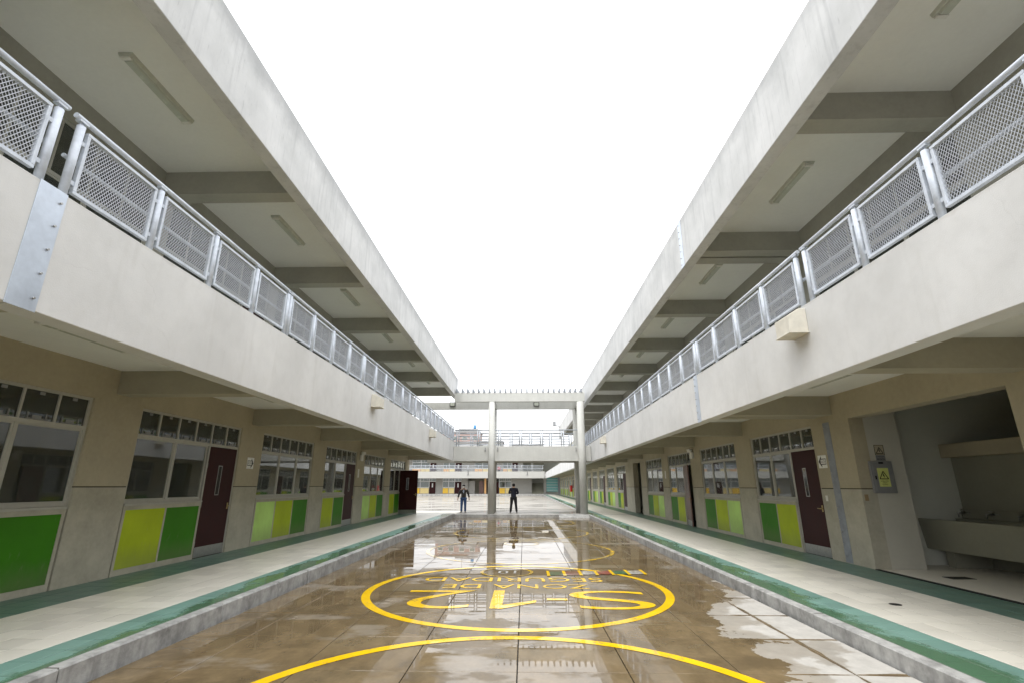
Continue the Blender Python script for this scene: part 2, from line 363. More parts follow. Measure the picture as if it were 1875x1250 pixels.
def corridor(side, kerb_u, rows, wall_u, y0, y1, zt, nm, kerb_steps):
    P = struct(nm, MB().box(side * (kerb_u + .02), side * (wall_u + .3), y0, y1, -.35, zt - .0025).mesh(nm, 'grout'))
    tiles = []
    ny = int((y1 - y0) / .3375)
    for (u0, u1, mat) in rows:
        for j in range(ny):
            a = y0 + j * .3375; tiles.append((a, u0, u1, mat))
    vis = sorted([q for q in tiles if q[0] > 3.6], key=lambda q: q[0])
    near = set(vis[:300]); far = MB_by_mat = {}
    for q in tiles:
        a, u0, u1, mat = q
        if q in near: box('tile', P, side * (u0 + .004), side * (u1 - .004), a + .004, a + .3335, zt - .02, zt + random.uniform(-.0008, .0008), mat, .0015)
        else: far.setdefault(mat, MB()).box(side * (u0 + .004), side * (u1 - .004), a + .004, a + .3335, zt - .02, zt)
    for mat, mb in far.items(): tag(link('tiling', mb.mesh('tiling', mat), P), kind='stuff')
    K = struct('kerb'); y = y0
    i = 0
    while y < y1 - .2:
        ln = kerb_steps[i % len(kerb_steps)]; i += 1; e = min(y + ln, y1)
        off = random.uniform(-.012, .012)
        box('kerb_stone', K, side * (kerb_u - .0 + off), side * (kerb_u + .135), y + .009, e - .009, -.36, zt + .002, 'kerb_concrete', .014); y = e
    return P
def rows_between(a, b, n, mat): return [(a + (b - a) * i / n, a + (b - a) * (i + 1) / n, mat) for i in range(n)]
corridor(-1, 4.0, rows_between(4.137, 4.62, 2, 'tile_teal_wet_l') + rows_between(4.62, 6.20, 5, 'tile_cream') + rows_between(6.20, 7.12, 3, 'tile_teal'),
         7.10, .5, 29.7, 0.0, 'corridor', [1.55, 1.14, 1.56, 2.4])
ZR = -.04
corridor(1, 3.63, rows_between(3.767, 4.35, 2, 'tile_teal_wet_r') + rows_between(4.35, 5.93, 5, 'tile_cream') + rows_between(5.93, 6.80, 3, 'tile_teal'),
         6.75, .5, 29.7, ZR, 'corridor', [2.2, 1.9, 2.4, 1.7])
# corridors go on beyond the footbridge
fl = MB().box(3.66, 7.0, 29.72, 97, -.6, -.045); P2 = struct('corridor', fl.mesh('corridor', 'grout'))
for (u0, u1, mat) in ((3.7, 4.35, 'tile_teal_wet_r'), (4.352, 5.93, 'tile_cream'), (5.932, 6.80, 'tile_teal')):
    tag(link('tiling', MB().box(u0, u1, 29.73, 96.9, -.06, -.040).mesh('tiling', mat), P2), kind='stuff')
K = struct('kerb')
for i in range(16): box('kerb_stone', K, 3.52, 3.66, 30.6 + i * 4.1, 30.6 + i * 4.1 + 4.08, -.6, -.038, 'kerb_concrete', .012)
fl = MB().box(-7.6, -4.0, 29.72, 33.5, -.4, -.032); struct('path', fl.mesh('path', 'tile_cream'))

# ------------------------------------------------------------------ the two wings: windows, doors, panels
FRD = .045
def window_frame(W, kind, z0, zt, ztop):
    """aluminium frame in bay space: x depth 0..0.06 (side sign later), y 0..W, z"""
    mb = MB(); d0, d1 = .03, .09; b = .045
    mb.box(d0, d1, 0, W, ztop - b, ztop); mb.box(d0 - .004, d1 - .004, b + .001, W - b - .001, zt - .03, zt + .03)
    for y in (0, W - b): mb.box(d0, d1, y, y + b, 0.0 if (kind == 'near' and y == 0) or (kind == 'far' and y > 0) else z0, ztop - b)
    for i in range(1, 6):
        y = W * i / 6; mb.box(d0 + .004, d1 - .004, y - .016, y + .016, zt + .03, ztop - b)
    wa, wb = (0, W) if kind == 'three' else ((1.17, W) if kind == 'near' else (0, W - 1.17))
    n = 3 if kind == 'three' else 2
    mb.box(d0, d1, wa + .045, wb - .045, z0, z0 + .05)
    if kind == 'near': mb.box(d0, d1, 1.17 - .045, 1.17, 0.0, zt - .03)
    if kind == 'far': mb.box(d0, d1, W - 1.17, W - 1.17 + .045, 0.0, zt - .03)
    for i in range(1, n):
        y = wa + (wb - wa) * i / n; mb.box(d0 + .003, d1 - .003, y - .025, y + .025, z0 + .05, zt - .03)
    for i in range(n):       # sliding sash profiles, every other one set back
        ya = wa + (wb - wa) * i / n + (.045 if i == 0 else .025); yb = wa + (wb - wa) * (i + 1) / n - (.045 if i == n - 1 else .025); q = .012 if i % 2 else .022
        mb.box(d0 + q, d1 - .02, ya, ya + .028, z0 + .05, zt - .03); mb.box(d0 + q, d1 - .02, yb - .028, yb, z0 + .05, zt - .03)
        mb.box(d0 + q, d1 - .02, ya + .028, yb - .028, z0 + .05, z0 + .078); mb.box(d0 + q, d1 - .02, ya + .028, yb - .028, zt - .055, zt - .03)
    return mb, wa, wb, n
def mirror(mb, side):
    if side < 0: mb.v = [(-x, y, z) for x, y, z in mb.v]
    return mb
def make_door(parent, side, uh, yh, z, w, h, direction, angle, mat='door_maroon', detail=True):
    """leaf hinged at (uh,yh); direction +-1 = which way along y it runs when shut; angle = degrees opened towards the court"""
    def leaf():
        m = MB().box(-.022, .022, 0, w, .008, h); return m.mesh('door', mat, .002)
    o = link('door', cached(('door', w, h, mat), leaf), parent, (side * uh, yh, z))
    rot = 0 if direction > 0 else math.pi
    sg = side * direction
    o.rotation_euler = (0, 0, rot + R(angle) * sg)
    def sub(name, x0, x1, y0, y1, z0, z1, m, bev=0):
        c = link(name, bxm(x1 - x0, y1 - y0, z1 - z0, m, bev)); c.parent = o; c.location = ((x0+x1)/2, (y0+y1)/2, (z0+z1)/2); return c
    for f in (-1, 1):
        a, b = (.0222, .0252) if f > 0 else (-.0252, -.0222)
        sub('kick_plate', a, b, .012, w - .012, .012, .225, 'steel_brushed')
        if detail:
            fr = cached(('vision',), lambda: MB().box(-.003, .003, -.075, .075, -.33, -.312).box(-.003, .003, -.075, .075, .312, .33).box(-.003, .003, -.075, -.057, -.312, .312).box(-.003, .003, .057, .075, -.312, .312).mesh('vision_frame', 'steel_brushed'))
            v = link('vision_frame', fr); v.parent = o; v.location = ((a+b)/2 + f * .002, w * .46, 1.63)
            sub('vision_glass', a - .0005 if f > 0 else a - .001, b + .001 if f > 0 else b + .0005, w * .46 - .057, w * .46 + .057, 1.318, 1.942, 'mirror_glass')
            hd = cached(('handle',), lambda: MB().tube((0, 0, 0), (.06, 0, 0), .012).tube((.055, 0, 0), (.055, -.11, 0), .009).box(0, .008, -.025, .025, -.07, .07).mesh('handle', 'brass'))
            h_ = link('handle', hd); h_.parent = o; h_.location = (f * .0225, w - .07, 1.05); h_.rotation_euler = (0, 0 if f > 0 else math.pi, 0)
    if detail:
        for zz in (.3, 1.1, 1.95): sub('hinge', -.03, .03, -.012, -.001, zz - .05, zz + .05, 'steel_brushed')
    return o
# door light: clear glass over a dark room
t = NT('mirror_glass'); t.bsdf((.05, .052, .05), .04, ior=1.6)
def bay(B, side, UW, y0, W, kind, zb, detail=True, angle=0, panels=None, zt=2.40, ztop=2.90, z0=1.20, doormat='door_maroon', paper=()):
    mb, wa, wb, n = window_frame(W, kind, z0, zt, ztop)
    fo = link('window', cached(('win', side, W, kind, ztop), lambda: mirror(window_frame(W, kind, z0, zt, ztop)[0], side).mesh('window', 'frame_grey')), B, (side * UW, y0, zb))
    gx0, gx1 = UW + .058, UW + .063
    for i in range(6):
        a, b = W * i / 6 + (.046 if i == 0 else .017), W * (i + 1) / 6 - (.046 if i == 5 else .017)
        box('pane', fo, side * gx0, side * gx1, y0 + a, y0 + b, zb + zt + .031, zb + ztop - .046, 'glass')
        if detail:
            m = (a + b) / 2
            box('latch', fo, side * (gx0 - .014), side * (gx0 - .002), y0 + m - .04, y0 + m + .04, zb + ztop - .10, zb + ztop - .055, 'cabinet_grey')
            lk = cached(('latch2',), lambda: MB().box(-.012, .0, -.16, .16, .0, .02).box(-.014, .0, -.15, -.135, .021, .10).box(-.014, .0, .135, .15, .021, .10).box(-.01, 0, -.07, .07, .021, .065).mesh('latch', 'cabinet_grey'))
            q = link('latch', lk, fo, (side * (gx0 - .002), y0 + m, zb + zt + .034)); q.scale.x = side; q.scale.y = min(1, (b - a) / .36)
    for i in range(n):
        a = wa + (wb - wa) * i / n + (.074 if i == 0 else .054); b = wa + (wb - wa) * (i + 1) / n - (.074 if i == n - 1 else .054)
        box('pane', fo, side * gx0, side * gx1, y0 + a, y0 + b, zb + z0 + .079, zb + zt - .056, 'glass')
        if i in paper: box('paper_sheet', fo, side * (gx1 + .004), side * (gx1 + .006), y0 + a + .05, y0 + b - .05, zb + zt - .50, zb + zt - .06, 'paper_white')
    # breast wall with its coloured panels
    ga, gb = wa, wb
    if kind == 'three': ga, gb = wa + .034, wb - .034
    elif kind == 'near': gb = wb - .034
    else: ga = wa + .034
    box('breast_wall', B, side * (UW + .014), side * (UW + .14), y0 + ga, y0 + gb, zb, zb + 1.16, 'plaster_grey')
    box('sill', B, side * (UW - .012), side * (UW + .14), y0 + ga - .004, y0 + gb + .004, zb + 1.161, zb + 1.199, 'frame_grey', .004)
    pan = panels or (['panel_light_green', 'panel_lime', 'panel_dark_green'] if n == 3 else ['panel_lime', 'panel_dark_green'])
    def pf():
        m = MB(); L = gb - ga; m.box(.002, .0135, 0, L, 0.001, .10); m.box(.002, .0135, 0, L, 1.09, 1.16)
        m.box(.002, .0135, 0, .055, .10, 1.09); m.box(.002, .0135, L - .055, L, .10, 1.09)
        for i in range(1, n): m.box(.002, .0135, L * i / n - .022, L * i / n + .022, .10, 1.09)
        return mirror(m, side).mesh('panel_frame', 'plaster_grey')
    pfo = link('panel_frame', cached(('pf', side, W, kind), pf), B, (side * UW, y0 + ga, zb))
    L = gb - ga
    for i in range(n):
        a = L * i / n + (.058 if i == 0 else .025); b = L * (i + 1) / n - (.058 if i == n - 1 else .025)
        box('panel', pfo, side * (UW + .006), side * (UW + .0135), y0 + ga + a, y0 + ga + b, zb + .103, zb + 1.087, pan[i])
    for y in ([ga - .034, gb] if kind == 'three' else ([gb] if kind == 'near' else [ga - .034])):
        box('joint_filler', B, side * (UW + .10), side * (UW + .14), y0 + y, y0 + y + .034, zb, zb + 1.16, 'dark_gap')
    if kind != 'three':
        ya, yb = (.0, 1.17) if kind == 'near' else (W - 1.17, W)
        h = zt - .035
        # hinges on the side next to the windows
        if kind == 'far': make_door(B, side, UW + .055, y0 + ya + .05, zb, 1.07, h, 1, angle, doormat, detail)
        else: make_door(B, side, UW + .055, y0 + yb - .05, zb, 1.07, h, -1, angle, doormat, detail)

def pier(B, side, UW, y0, y1, zb, h=2.9, seam=True):
    if y1 - y0 < .02: return
    if seam:
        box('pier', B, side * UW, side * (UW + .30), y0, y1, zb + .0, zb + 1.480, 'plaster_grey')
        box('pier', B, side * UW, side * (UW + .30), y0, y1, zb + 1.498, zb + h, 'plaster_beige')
        box('pier_core', B, side * (UW + .012), side * (UW + .29), y0 + .002, y1 - .002, zb + 1.480, zb + 1.498, 'dark_gap')
        box('skirting', B, side * (UW - .004), side * (UW + .001), y0 + .004, y1 - .004, zb + .001, zb + .12, 'plaster_grey')
    else: box('pier', B, side * UW, side * (UW + .30), y0, y1, zb, zb + h, 'beam_grey')

Z2 = 3.65
def wing(side, UW, UF, zo, bays, yA, yB, beams, fz, rz, label, name='school_wing'):
    B = thing(name, (side * UW, yA, zo), label, 'building')
    # ground and upper storey walls
    edge = yA
    for (y0, W, kind, ang, opt) in sorted(bays):
        pier(B, side, UW, edge, y0, zo); edge = y0 + W
    pier(B, side, UW, edge, yB, zo)
    for (y0, W, kind, ang, opt) in bays:
        if kind in ('three', 'near', 'far'): bay(B, side, UW, y0, W, kind, zo, y0 < 30, ang, **opt)
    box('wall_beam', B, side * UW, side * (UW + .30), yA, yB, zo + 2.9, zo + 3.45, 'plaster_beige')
    edge = yA
    for (y0, W, kind, ang, opt) in sorted(bays):
        if y0 > 34: continue
        if W > 3: y0, W = y0 - .32, round(W + .64, 3)
        pier(B, side, UW, edge, y0, zo + Z2, 3.35, False); edge = y0 + W
        k = kind if kind in ('three', 'near', 'far') else 'three'
        if k != kind and W < 3: pier(B, side, UW, y0, y0 + W, zo + Z2, 3.35, False)
        else: bay(B, side, UW, y0, W, k, zo + Z2, False, ztop=3.35)
    pier(B, side, UW, edge, yB, zo + Z2, 3.35, False)
    yR = min(yB, 57)
    box('wall_beam', B, side * UW, side * (UW + .30), yA, yB, zo + Z2 + 3.35, zo + 7.5, 'beam_grey')
    # slabs, parapet, roof edge
    def seg(nm, u0, u1, z0, z1, mat, cuts, end, bev=.006):
        e = [yA] + cuts + [end]
        for a, b in zip(e[:-1], e[1:]): box(nm, B, side * u0, side * u1, a + .006, b - .006, zo + z0, zo + z1, mat, bev)
    cuts = [c for c in ([3.72] if side < 0 else [11.32, 31.0])]
    seg('floor_slab', UF + .25, UW + .30, 3.45, Z2, 'ceiling_paint', cuts, yB, 0)
    seg('parapet', UF, UF + .25, fz[0], fz[1], 'slab_paint', cuts, yB)
    seg('roof_slab', UF + .25, UW + .30, 7.5, 7.7, 'ceiling_paint', cuts if side < 0 else [11.32, 31.0], yR, 0)
    seg('roof_edge', UF, UF + .25, rz[0], rz[1], 'roof_concrete', cuts, yR)
    box('floor_slab', B, side * (UW + .30), side * (UW + 7.2), yA, yB, zo + 3.45, zo + Z2, 'room_wall')
    box('roof_slab', B, side * (UW + .30), side * (UW + 7.2), yA, yR, zo + 7.5, zo + 7.7, 'room_wall')
    box('room_floor', B, side * (UW + .14), side * (UW + 7.2), yA, yB, zo - .25, zo - .005, 'grout')
    box('rear_wall', B, side * (UW + 7.0), side * (UW + 7.2), yA, yB, zo, zo + 3.45, 'room_wall'); box('rear_wall', B, side * (UW + 7.0), side * (UW + 7.2), yA, yB, zo + Z2, zo + 7.5, 'room_wall')
    for y in (yA, yB - .15):
        box('end_wall', B, side * (UW + .301), side * (UW + 7.0), y, y + .15, zo, zo + 3.45, 'slab_paint'); box('end_wall', B, side * (UW + .301), side * (UW + 7.0), y, y + .15, zo + Z2, zo + 7.5, 'slab_paint')
    for b in beams:
        box('beam', B, side * (UF + .25), side * UW, b, b + .33, zo + 3.04, zo + 3.45, 'beam_beige')
        if b < yR - .3: box('beam', B, side * (UF + .25), side * UW, b, b + .33, zo + 7.0, zo + 7.5, 'beam_grey')
    for i, b in enumerate(beams):
        if i % 2 == 0 and yA + .3 < b < yB - 1:
            box('partition', B, side * (UW + .302), side * (UW + 7.0), b + .1, b + .25, zo, zo + 3.45, 'room_wall'); box('partition', B, side * (UW + .302), side * (UW + 7.0), b + .1, b + .25, zo + Z2, zo + 7.5, 'room_wall')
    return B
P4 = 4.46
lb = [(4.53 + P4 * i, 3.38, 'three' if i % 2 == 0 else 'far', 0, {}) for i in range(6)]
lb[4] = (*lb[4][:4], {'paper': (0, 1, 2)})
lb[5] = (*lb[5][:3], 92, {})
left = wing(-1, 7.10, 4.25, 0.0, lb, -3.0, 31.2, [3.86 + P4 * i for i in range(-1, 7)], (2.95, 4.09), (6.88, 8.15),
            'left school wing of pale concrete with gallery, green panels and maroon doors')
rl = [(6.95, 3.5, 'niche', 0, {}), (11.84, 3.28, 'near', 0, {}), (16.27, 3.28, 'three', 0, {}), (20.70, 3.28, 'near', 9, {'doormat': 'door_worn', 'paper': (0,)}),
      (25.05, 3.28, 'three', 0, {'paper': (1, 2)}), (29.65, 2.0, 'stair', 0, {})]
y = 34.05; k = 0
while y < 92: rl.append((y, 3.28, 'near' if k % 2 == 0 else 'three', 0, {})); y += 4.43; k += 1
right = wing(1, 6.75, 4.0, ZR, rl, -3.0, 96.5, [2.05, 6.48, 10.95, 11.36] + [15.55 + 4.43 * i for i in range(18)], (2.94, 4.0), (6.76, 8.02),
             'right school wing of pale concrete with gallery, washroom alcove and green panels')

# washroom alcove behind the opening in the right wing
N0, N1 = 6.95, 10.45
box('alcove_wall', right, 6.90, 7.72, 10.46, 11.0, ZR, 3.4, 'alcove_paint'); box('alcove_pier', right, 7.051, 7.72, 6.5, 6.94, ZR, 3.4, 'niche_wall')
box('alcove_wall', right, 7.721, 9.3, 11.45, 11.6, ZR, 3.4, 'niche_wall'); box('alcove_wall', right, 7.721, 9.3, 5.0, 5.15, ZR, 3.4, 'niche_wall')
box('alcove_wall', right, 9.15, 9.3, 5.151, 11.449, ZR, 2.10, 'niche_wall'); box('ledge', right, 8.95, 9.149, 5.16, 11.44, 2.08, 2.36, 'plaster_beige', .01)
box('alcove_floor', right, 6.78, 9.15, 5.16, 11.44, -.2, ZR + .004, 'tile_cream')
box('floor_grate', right, 7.35, 7.75, 9.42, 9.66, ZR + .0045, ZR + .010, 'sign_black'); box('threshold', right, 6.72, 6.80, 6.96, 10.44, -.1, ZR + .012, 'dark_gap')
tr = thing('sink_trough', (8.6, 8.4, .3), 'long pale concrete wash trough in the dark alcove on the right', 'sink')
link('basin', MB().prism([(8.25, .28), (8.18, .86), (8.26, .86), (8.33, .40), (8.95, .40), (8.95, .86), (9.145, .86), (9.145, .28)], 5.3, 11.25).mesh('basin', 'niche_wall'), tr)
box('splashback', tr, 9.10, 9.149, 5.3, 11.25, .861, 1.04, 'niche_wall', .004); box('support', tr, 8.4, 9.1, 6.4, 6.6, ZR + .005, .279, 'niche_wall'); box('support', tr, 8.4, 9.1, 10.6, 10.8, ZR + .005, .279, 'niche_wall')
for yy in (8.3, 8.95, 9.65, 10.3, 10.95):
    link('tap', cached(('tap',), lambda: MB().tube((0, 0, 0), (-.16, 0, 0), .016).tube((-.15, 0, 0), (-.15, 0, -.08), .013).tube((-.05, 0, 0), (-.05, 0, .05), .012).box(-.065, -.035, -.05, .05, .045, .06).tube((-.002, -.13, 0), (-.002, .13, 0), .01).mesh('tap', 'steel_brushed')), tr, (9.098, yy, .97))
# electrical cabinet and warning signs on the pale alcove wall (facing the courtyard's near end)
def tri_sign(parent, x, z, s, y, framed):
    bx = cached(('tri', s), lambda: (lambda m: m)(tri_mesh(s)))
    link('warning_triangle', bx, parent, (x, y - .0016, z))
def tri_mesh(s):
    m = MB(); h = s * .87
    A, Bp, Cp = (-s/2, 0), (s/2, 0), (0, h)
    def edge(p, q, w=.0):
        d = Vector((q[0]-p[0], q[1]-p[1])).normalized(); n_ = Vector((-d.y, d.x)) * s * .045
        m.prism([(p[0]-n_.x, p[1]-n_.y), (q[0]-n_.x, q[1]-n_.y), (q[0]+n_.x, q[1]+n_.y), (p[0]+n_.x, p[1]+n_.y)], 0, .001)
    edge(A, Bp); edge(Bp, Cp); edge(Cp, A)
    m.prism([(-.07*s, .62*s), (.05*s, .58*s), (.0*s, .42*s), (.10*s, .40*s), (.04*s, .10*s), (.0*s, .30*s), (-.10*s, .34*s)], -.0003, .0012)
    return m.mesh('warning_triangle', 'sign_black')
eb = thing('electrical_cabinet', (7.2, 10.45, 1.36), 'grey electrical cabinet with a yellow high-voltage warning on the alcove wall', 'cabinet')
link('body', MB().box(6.98, 7.43, 10.40, 10.4585, 1.365, 1.985).mesh('body', 'cabinet_grey', .006), eb)
link('cabinet_door', MB().box(7.02, 7.39, 10.388, 10.3995, 1.405, 1.92).mesh('cabinet_door', 'cabinet_grey', .004), eb)
box('nameplate', eb, 7.16, 7.25, 10.396, 10.3998, 1.935, 1.968, 'sign_black'); box('lock', eb, 7.035, 7.06, 10.38, 10.3878, 1.63, 1.70, 'sign_black')
wl_ = box('warning_label', eb, 7.095, 7.315, 10.3855, 10.3878, 1.49, 1.85, 'sign_yellow'); tri_sign(wl_, 7.205, 1.64, .17, 10.3848, False)
def small_text(parent, txt, x0, x1, z0, z1, y):
    me = text_mesh(txt, 'sign_black', x0, x1, z0, z1, 0); o = link('lettering', me, parent, (0, y, 0)); o.rotation_euler = (R(90), 0, 0)
    return o
small_text(wl_, 'ATENCIÓN', 7.125, 7.285, 1.585, 1.61, 10.3845); small_text(wl_, 'RIESGO', 7.165, 7.245, 1.557, 1.573, 10.3845); small_text(wl_, 'ELÉCTRICO', 7.15, 7.26, 1.523, 1.547, 10.3845)
ws = thing('warning_sign', (7.26, 10.457, 2.0), 'framed high-voltage warning sign above the electrical cabinet', 'sign')
box('plate', ws, 7.17, 7.36, 10.4545, 10.4588, 2.11, 2.31, 'plaster_beige'); box('lower_plate', ws, 7.17, 7.36, 10.4545, 10.4588, 1.995, 2.105, 'cabinet_grey')
link('border', MB().box(7.17, 7.36, 10.452, 10.4543, 2.302, 2.31).box(7.17, 7.36, 10.452, 10.4543, 2.11, 2.118).box(7.17, 7.178, 10.452, 10.4543, 2.118, 2.302).box(7.352, 7.36, 10.452, 10.4543, 2.118, 2.302).mesh('border', 'sign_black'), ws)
tri_sign(ws, 7.265, 2.14, .14, 10.453, True); small_text(ws, 'ATENCIÓN', 7.19, 7.34, 2.068, 2.09, 10.4535); small_text(ws, 'RIESGO ELÉCTRICO', 7.19, 7.34, 2.015, 2.05, 10.4535)
tag(box('wall_socket', None, 6.79, 6.86, 10.437, 10.4485, 1.22, 1.34, 'rust_stain', .003), 'small brown socket plate on the alcove jamb', 'socket')
# stairs seen through the dark doorway of the right wing
st = thing('staircase', (6.9, 30.6, ZR), 'dim concrete staircase with handrail inside the right wing doorway', 'stairs')
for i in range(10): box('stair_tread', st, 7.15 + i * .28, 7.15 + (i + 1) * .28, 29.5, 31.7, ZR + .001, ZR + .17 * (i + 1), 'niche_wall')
link('handrail', MB().tube((7.2, 29.75, .95), (9.9, 29.75, 2.6), .025).tube((7.25, 29.75, 0), (7.25, 29.75, .98), .02).tube((8.5, 29.75, .7), (8.5, 29.75, 1.75), .02).tube((7.2, 29.75, .6), (9.9, 29.75, 2.25), .018).mesh('handrail', 'steel_brushed'), st)

# steel covers over the expansion joints
def joint_cover(name, side, u, y0, y1, z0, z1, label, nb=5, mat='galvanised'):
    J = thing(name, (side * u, (y0 + y1) / 2, z0), label, 'steel plate')
    box('plate', J, side * (u - .006), side * (u - .0005), y0, y1, z0, z1, mat, .001)
    bm_ = cached(('bolt',), lambda: MB().tube((-.012, 0, 0), (.012, 0, 0), .011, n=8).mesh('bolt', 'steel_brushed'))
    for i in range(nb): link('bolt', bm_, J, (side * (u - .010), y1 - .05, z0 + (z1 - z0) * (i + .5) / nb))
joint_cover('joint_cover', -1, 4.25, 3.66, 3.93, 2.94, 4.10, 'bright steel joint cover strip on the left gallery parapet')
joint_cover('joint_cover', 1, 4.0, 11.22, 11.45, 2.89, 3.97, 'narrow steel joint cover strip on the right gallery parapet', 7)
joint_cover('joint_cover', 1, 4.0, 11.22, 11.45, 6.71, 7.99, 'steel joint cover strip on the right roof edge', 7)
joint_cover('joint_cover', 1, 6.75, 11.12, 11.36, ZR + .01, 2.86, 'tall steel joint cover strip on the right wall beside the alcove', 12, 'galvanised_dull')

# ------------------------------------------------------------------ railings on the gallery parapets
def panel_meshes(w, h):
    fr = MB(); b = .035; d = .022
    fr.box(-d, d, 0, w, 0, b); fr.box(-d, d, 0, w, h - b, h); fr.box(-d, d, 0, b, b, h - b); fr.box(-d, d, w - b, w, b, h - b)
    ms = MB(); y0, y1, z0, z1 = b, w - b, b, h - b; py, pz = .036, .054; wd = .0032
    k = pz / py; n = int((w + h / k) / py) + 2
    for s in (1, -1):
        for i in range(-n, n):
            # strand z = z0 + s*k*(y - yi)
            yi = y0 + i * py
            ya, yb = y0, y1
            za, zb_ = z0 + s * k * (ya - yi), z0 + s * k * (yb - yi)
            # clip to z-range
            pts = []
            if s > 0: ya2 = max(y0, yi); yb2 = min(y1, yi + (z1 - z0) / k)
            else: ya2 = max(y0, yi - (z1 - z0) / k); yb2 = min(y1, yi)
            if yb2 - ya2 < .01: continue
            za, zb_ = z0 + s * k * (ya2 - yi), z0 + s * k * (yb2 - yi)
            dv = Vector((0, yb2 - ya2, zb_ - za)).normalized(); nn = Vector((0, -dv.z, dv.y)) * wd
            q = len(ms.v); dx = .004 * s
            for e in (-.0015, .0015):
                ms.v += [(dx + e, ya2 - nn.y, za - nn.z), (dx + e, yb2 - nn.y, zb_ - nn.z), (dx + e, yb2 + nn.y, zb_ + nn.z), (dx + e, ya2 + nn.y, za + nn.z)]
            ms.f += [(q, q+1, q+2, q+3), (q+7, q+6, q+5, q+4), (q, q+4, q+5, q+1), (q+2, q+6, q+7, q+3)]; ms.sm += [0] * 4
    return fr.mesh('panel_frame', 'rail_paint', .003), ms.mesh('mesh_infill', 'mesh_paint')
def railing(side, u, zp, y0, posts, label, group, bars=False):
    T = thing('gallery_railing', (side * u, y0, zp), label, 'railing', group)
    y1 = posts[-1]; H = .86
    pm = cached(('post',), lambda: MB().tube((0, 0, 0), (0, 0, H - .04), .038, n=14).box(-.006, .006, -.02, .02, H - .04, H + .01).box(-.03, .03, -.05, .05, H - .005, H + .012).mesh('post', 'rail_paint'))
    for p in posts: link('post', pm, T, (side * u, p, zp))
    link('top_rail', cached(('toprail', round(y1 - y0, 3)), lambda: MB().tube((0, -.08, 0), (0, y1 - y0 + .08, 0), .028, n=12).mesh('top_rail', 'rail_paint')), T, (side * u, y0, zp + H + .035))
    link('inner_rail', cached(('inrail', round(y1 - y0, 3)), lambda: MB().tube((0, 0, 0), (0, y1 - y0, 0), .022, n=10).mesh('inner_rail', 'rail_paint')), T, (side * (u + .10), y0, zp + .50))
    for p in posts: box('stub', T, side * (u + .02), side * (u + .115), p + .02, p + .05, zp + .485, zp + .515, 'rail_paint')
    for a, b in zip(posts[:-1], posts[1:]):
        w = round(b - a - .15, 3); h = .69
        fm, mm = cached(('rp', w), lambda: panel_meshes(w, h))
        f = link('panel', fm, T, (side * u, a + .075, zp + .115)); link('mesh_infill', mm, f, (side * u, a + .075, zp + .115))
        br = cached(('brk',), lambda: MB().box(-.012, .012, -.04, .04, -.022, .022).mesh('bracket', 'rail_paint'))
        for yy in (a + .055, b - .055):
            for zz in (.22, .66): link('bracket', br, T, (side * u, yy, zp + zz))
    return T
lsec = [[2.73 - 1.12 * i for i in range(2, -1, -1)] + [3.73]] + [[3.97, 5.09, 6.21, 7.32, 8.42]] + [[8.53 + 4.45 * k + 1.085 * i for i in range(5)] for k in range(5)]
lsec[0] = [.40, 1.51, 2.62, 3.73]
for k, ps in enumerate(lsec):
    if ps[-1] > 30.95: ps = [p for p in ps if p < 30.95]
    railing(-1, 4.36, 4.085, ps[0], ps, 'white mesh railing section on the left gallery, %s from the camera' % ORD[k], 'left gallery railings')
rsec = [[2.10, 3.25, 4.37, 5.49, 6.62], [6.86, 7.98, 9.10, 10.22, 11.30]] + [[11.46 + 4.43 * k + 1.08 * i for i in range(5)] for k in range(5)] + [[33.4 + 4.43 * k + 1.08 * i for i in range(5)] for k in range(5)]
for k, ps in enumerate(rsec):
    railing(1, 4.11, 3.955, ps[0], ps, 'white mesh railing section on the right gallery, %s from the camera' % ORD[k], 'right gallery railings')

# ------------------------------------------------------------------ footbridge with pergola
BR = thing('footbridge', (0, 30.2, -.05), 'concrete footbridge on round columns joining the two galleries, slatted pergola on top', 'footbridge')
for x, y, r in ((-1.95, 30.0, .19), (3.44, 30.0, .22), (-1.95, 32.25, .19), (3.36, 32.25, .18)):
    link('column', MB().tube((0, 0, 0), (0, 0, 6.50 if y < 31 else 6.36), r, n=32).mesh('column', 'column_concrete'), BR, (x, y, -.055))
box('bridge_beam', BR, -4.24, 3.98, 30.08, 30.30, 2.93, 3.80, 'column_concrete', .006); box('bridge_beam', BR, -6.2, 3.98, 32.15, 32.37, 2.93, 3.80, 'column_concrete', .006)
box('bridge_deck', BR, -4.24, 3.98, 30.301, 32.149, 3.45, 3.65, 'column_concrete')
box('pergola_beam', BR, -4.24, 3.72, 29.88, 30.12, 6.462, 7.02, 'column_concrete', .006); box('pergola_beam', BR, -7.6, 3.60, 32.13, 32.37, 6.34, 6.80, 'column_concrete', .006)
box('cross_beam', BR, -2.06, -1.84, 30.121, 32.129, 6.40, 6.78, 'column_concrete'); box('cross_beam', BR, 3.28, 3.5, 30.121, 32.129, 6.40, 6.78, 'column_concrete')
for i in range(24): box('pergola_slat', BR, -4.165 + i * .333, -4.085 + i * .333, 29.84, 32.5, 7.021, 7.25, 'galvanised_dull')
for x in (-2.32, -1.58, 3.1): link('bracket', MB().tube((0, 0, 0), (0, -.12, -.02), .03).tube((0, -.11, -.02), (0, -.13, -.22), .022).mesh('bracket', 'cabinet_grey'), BR, (x, 30.079, 3.70))
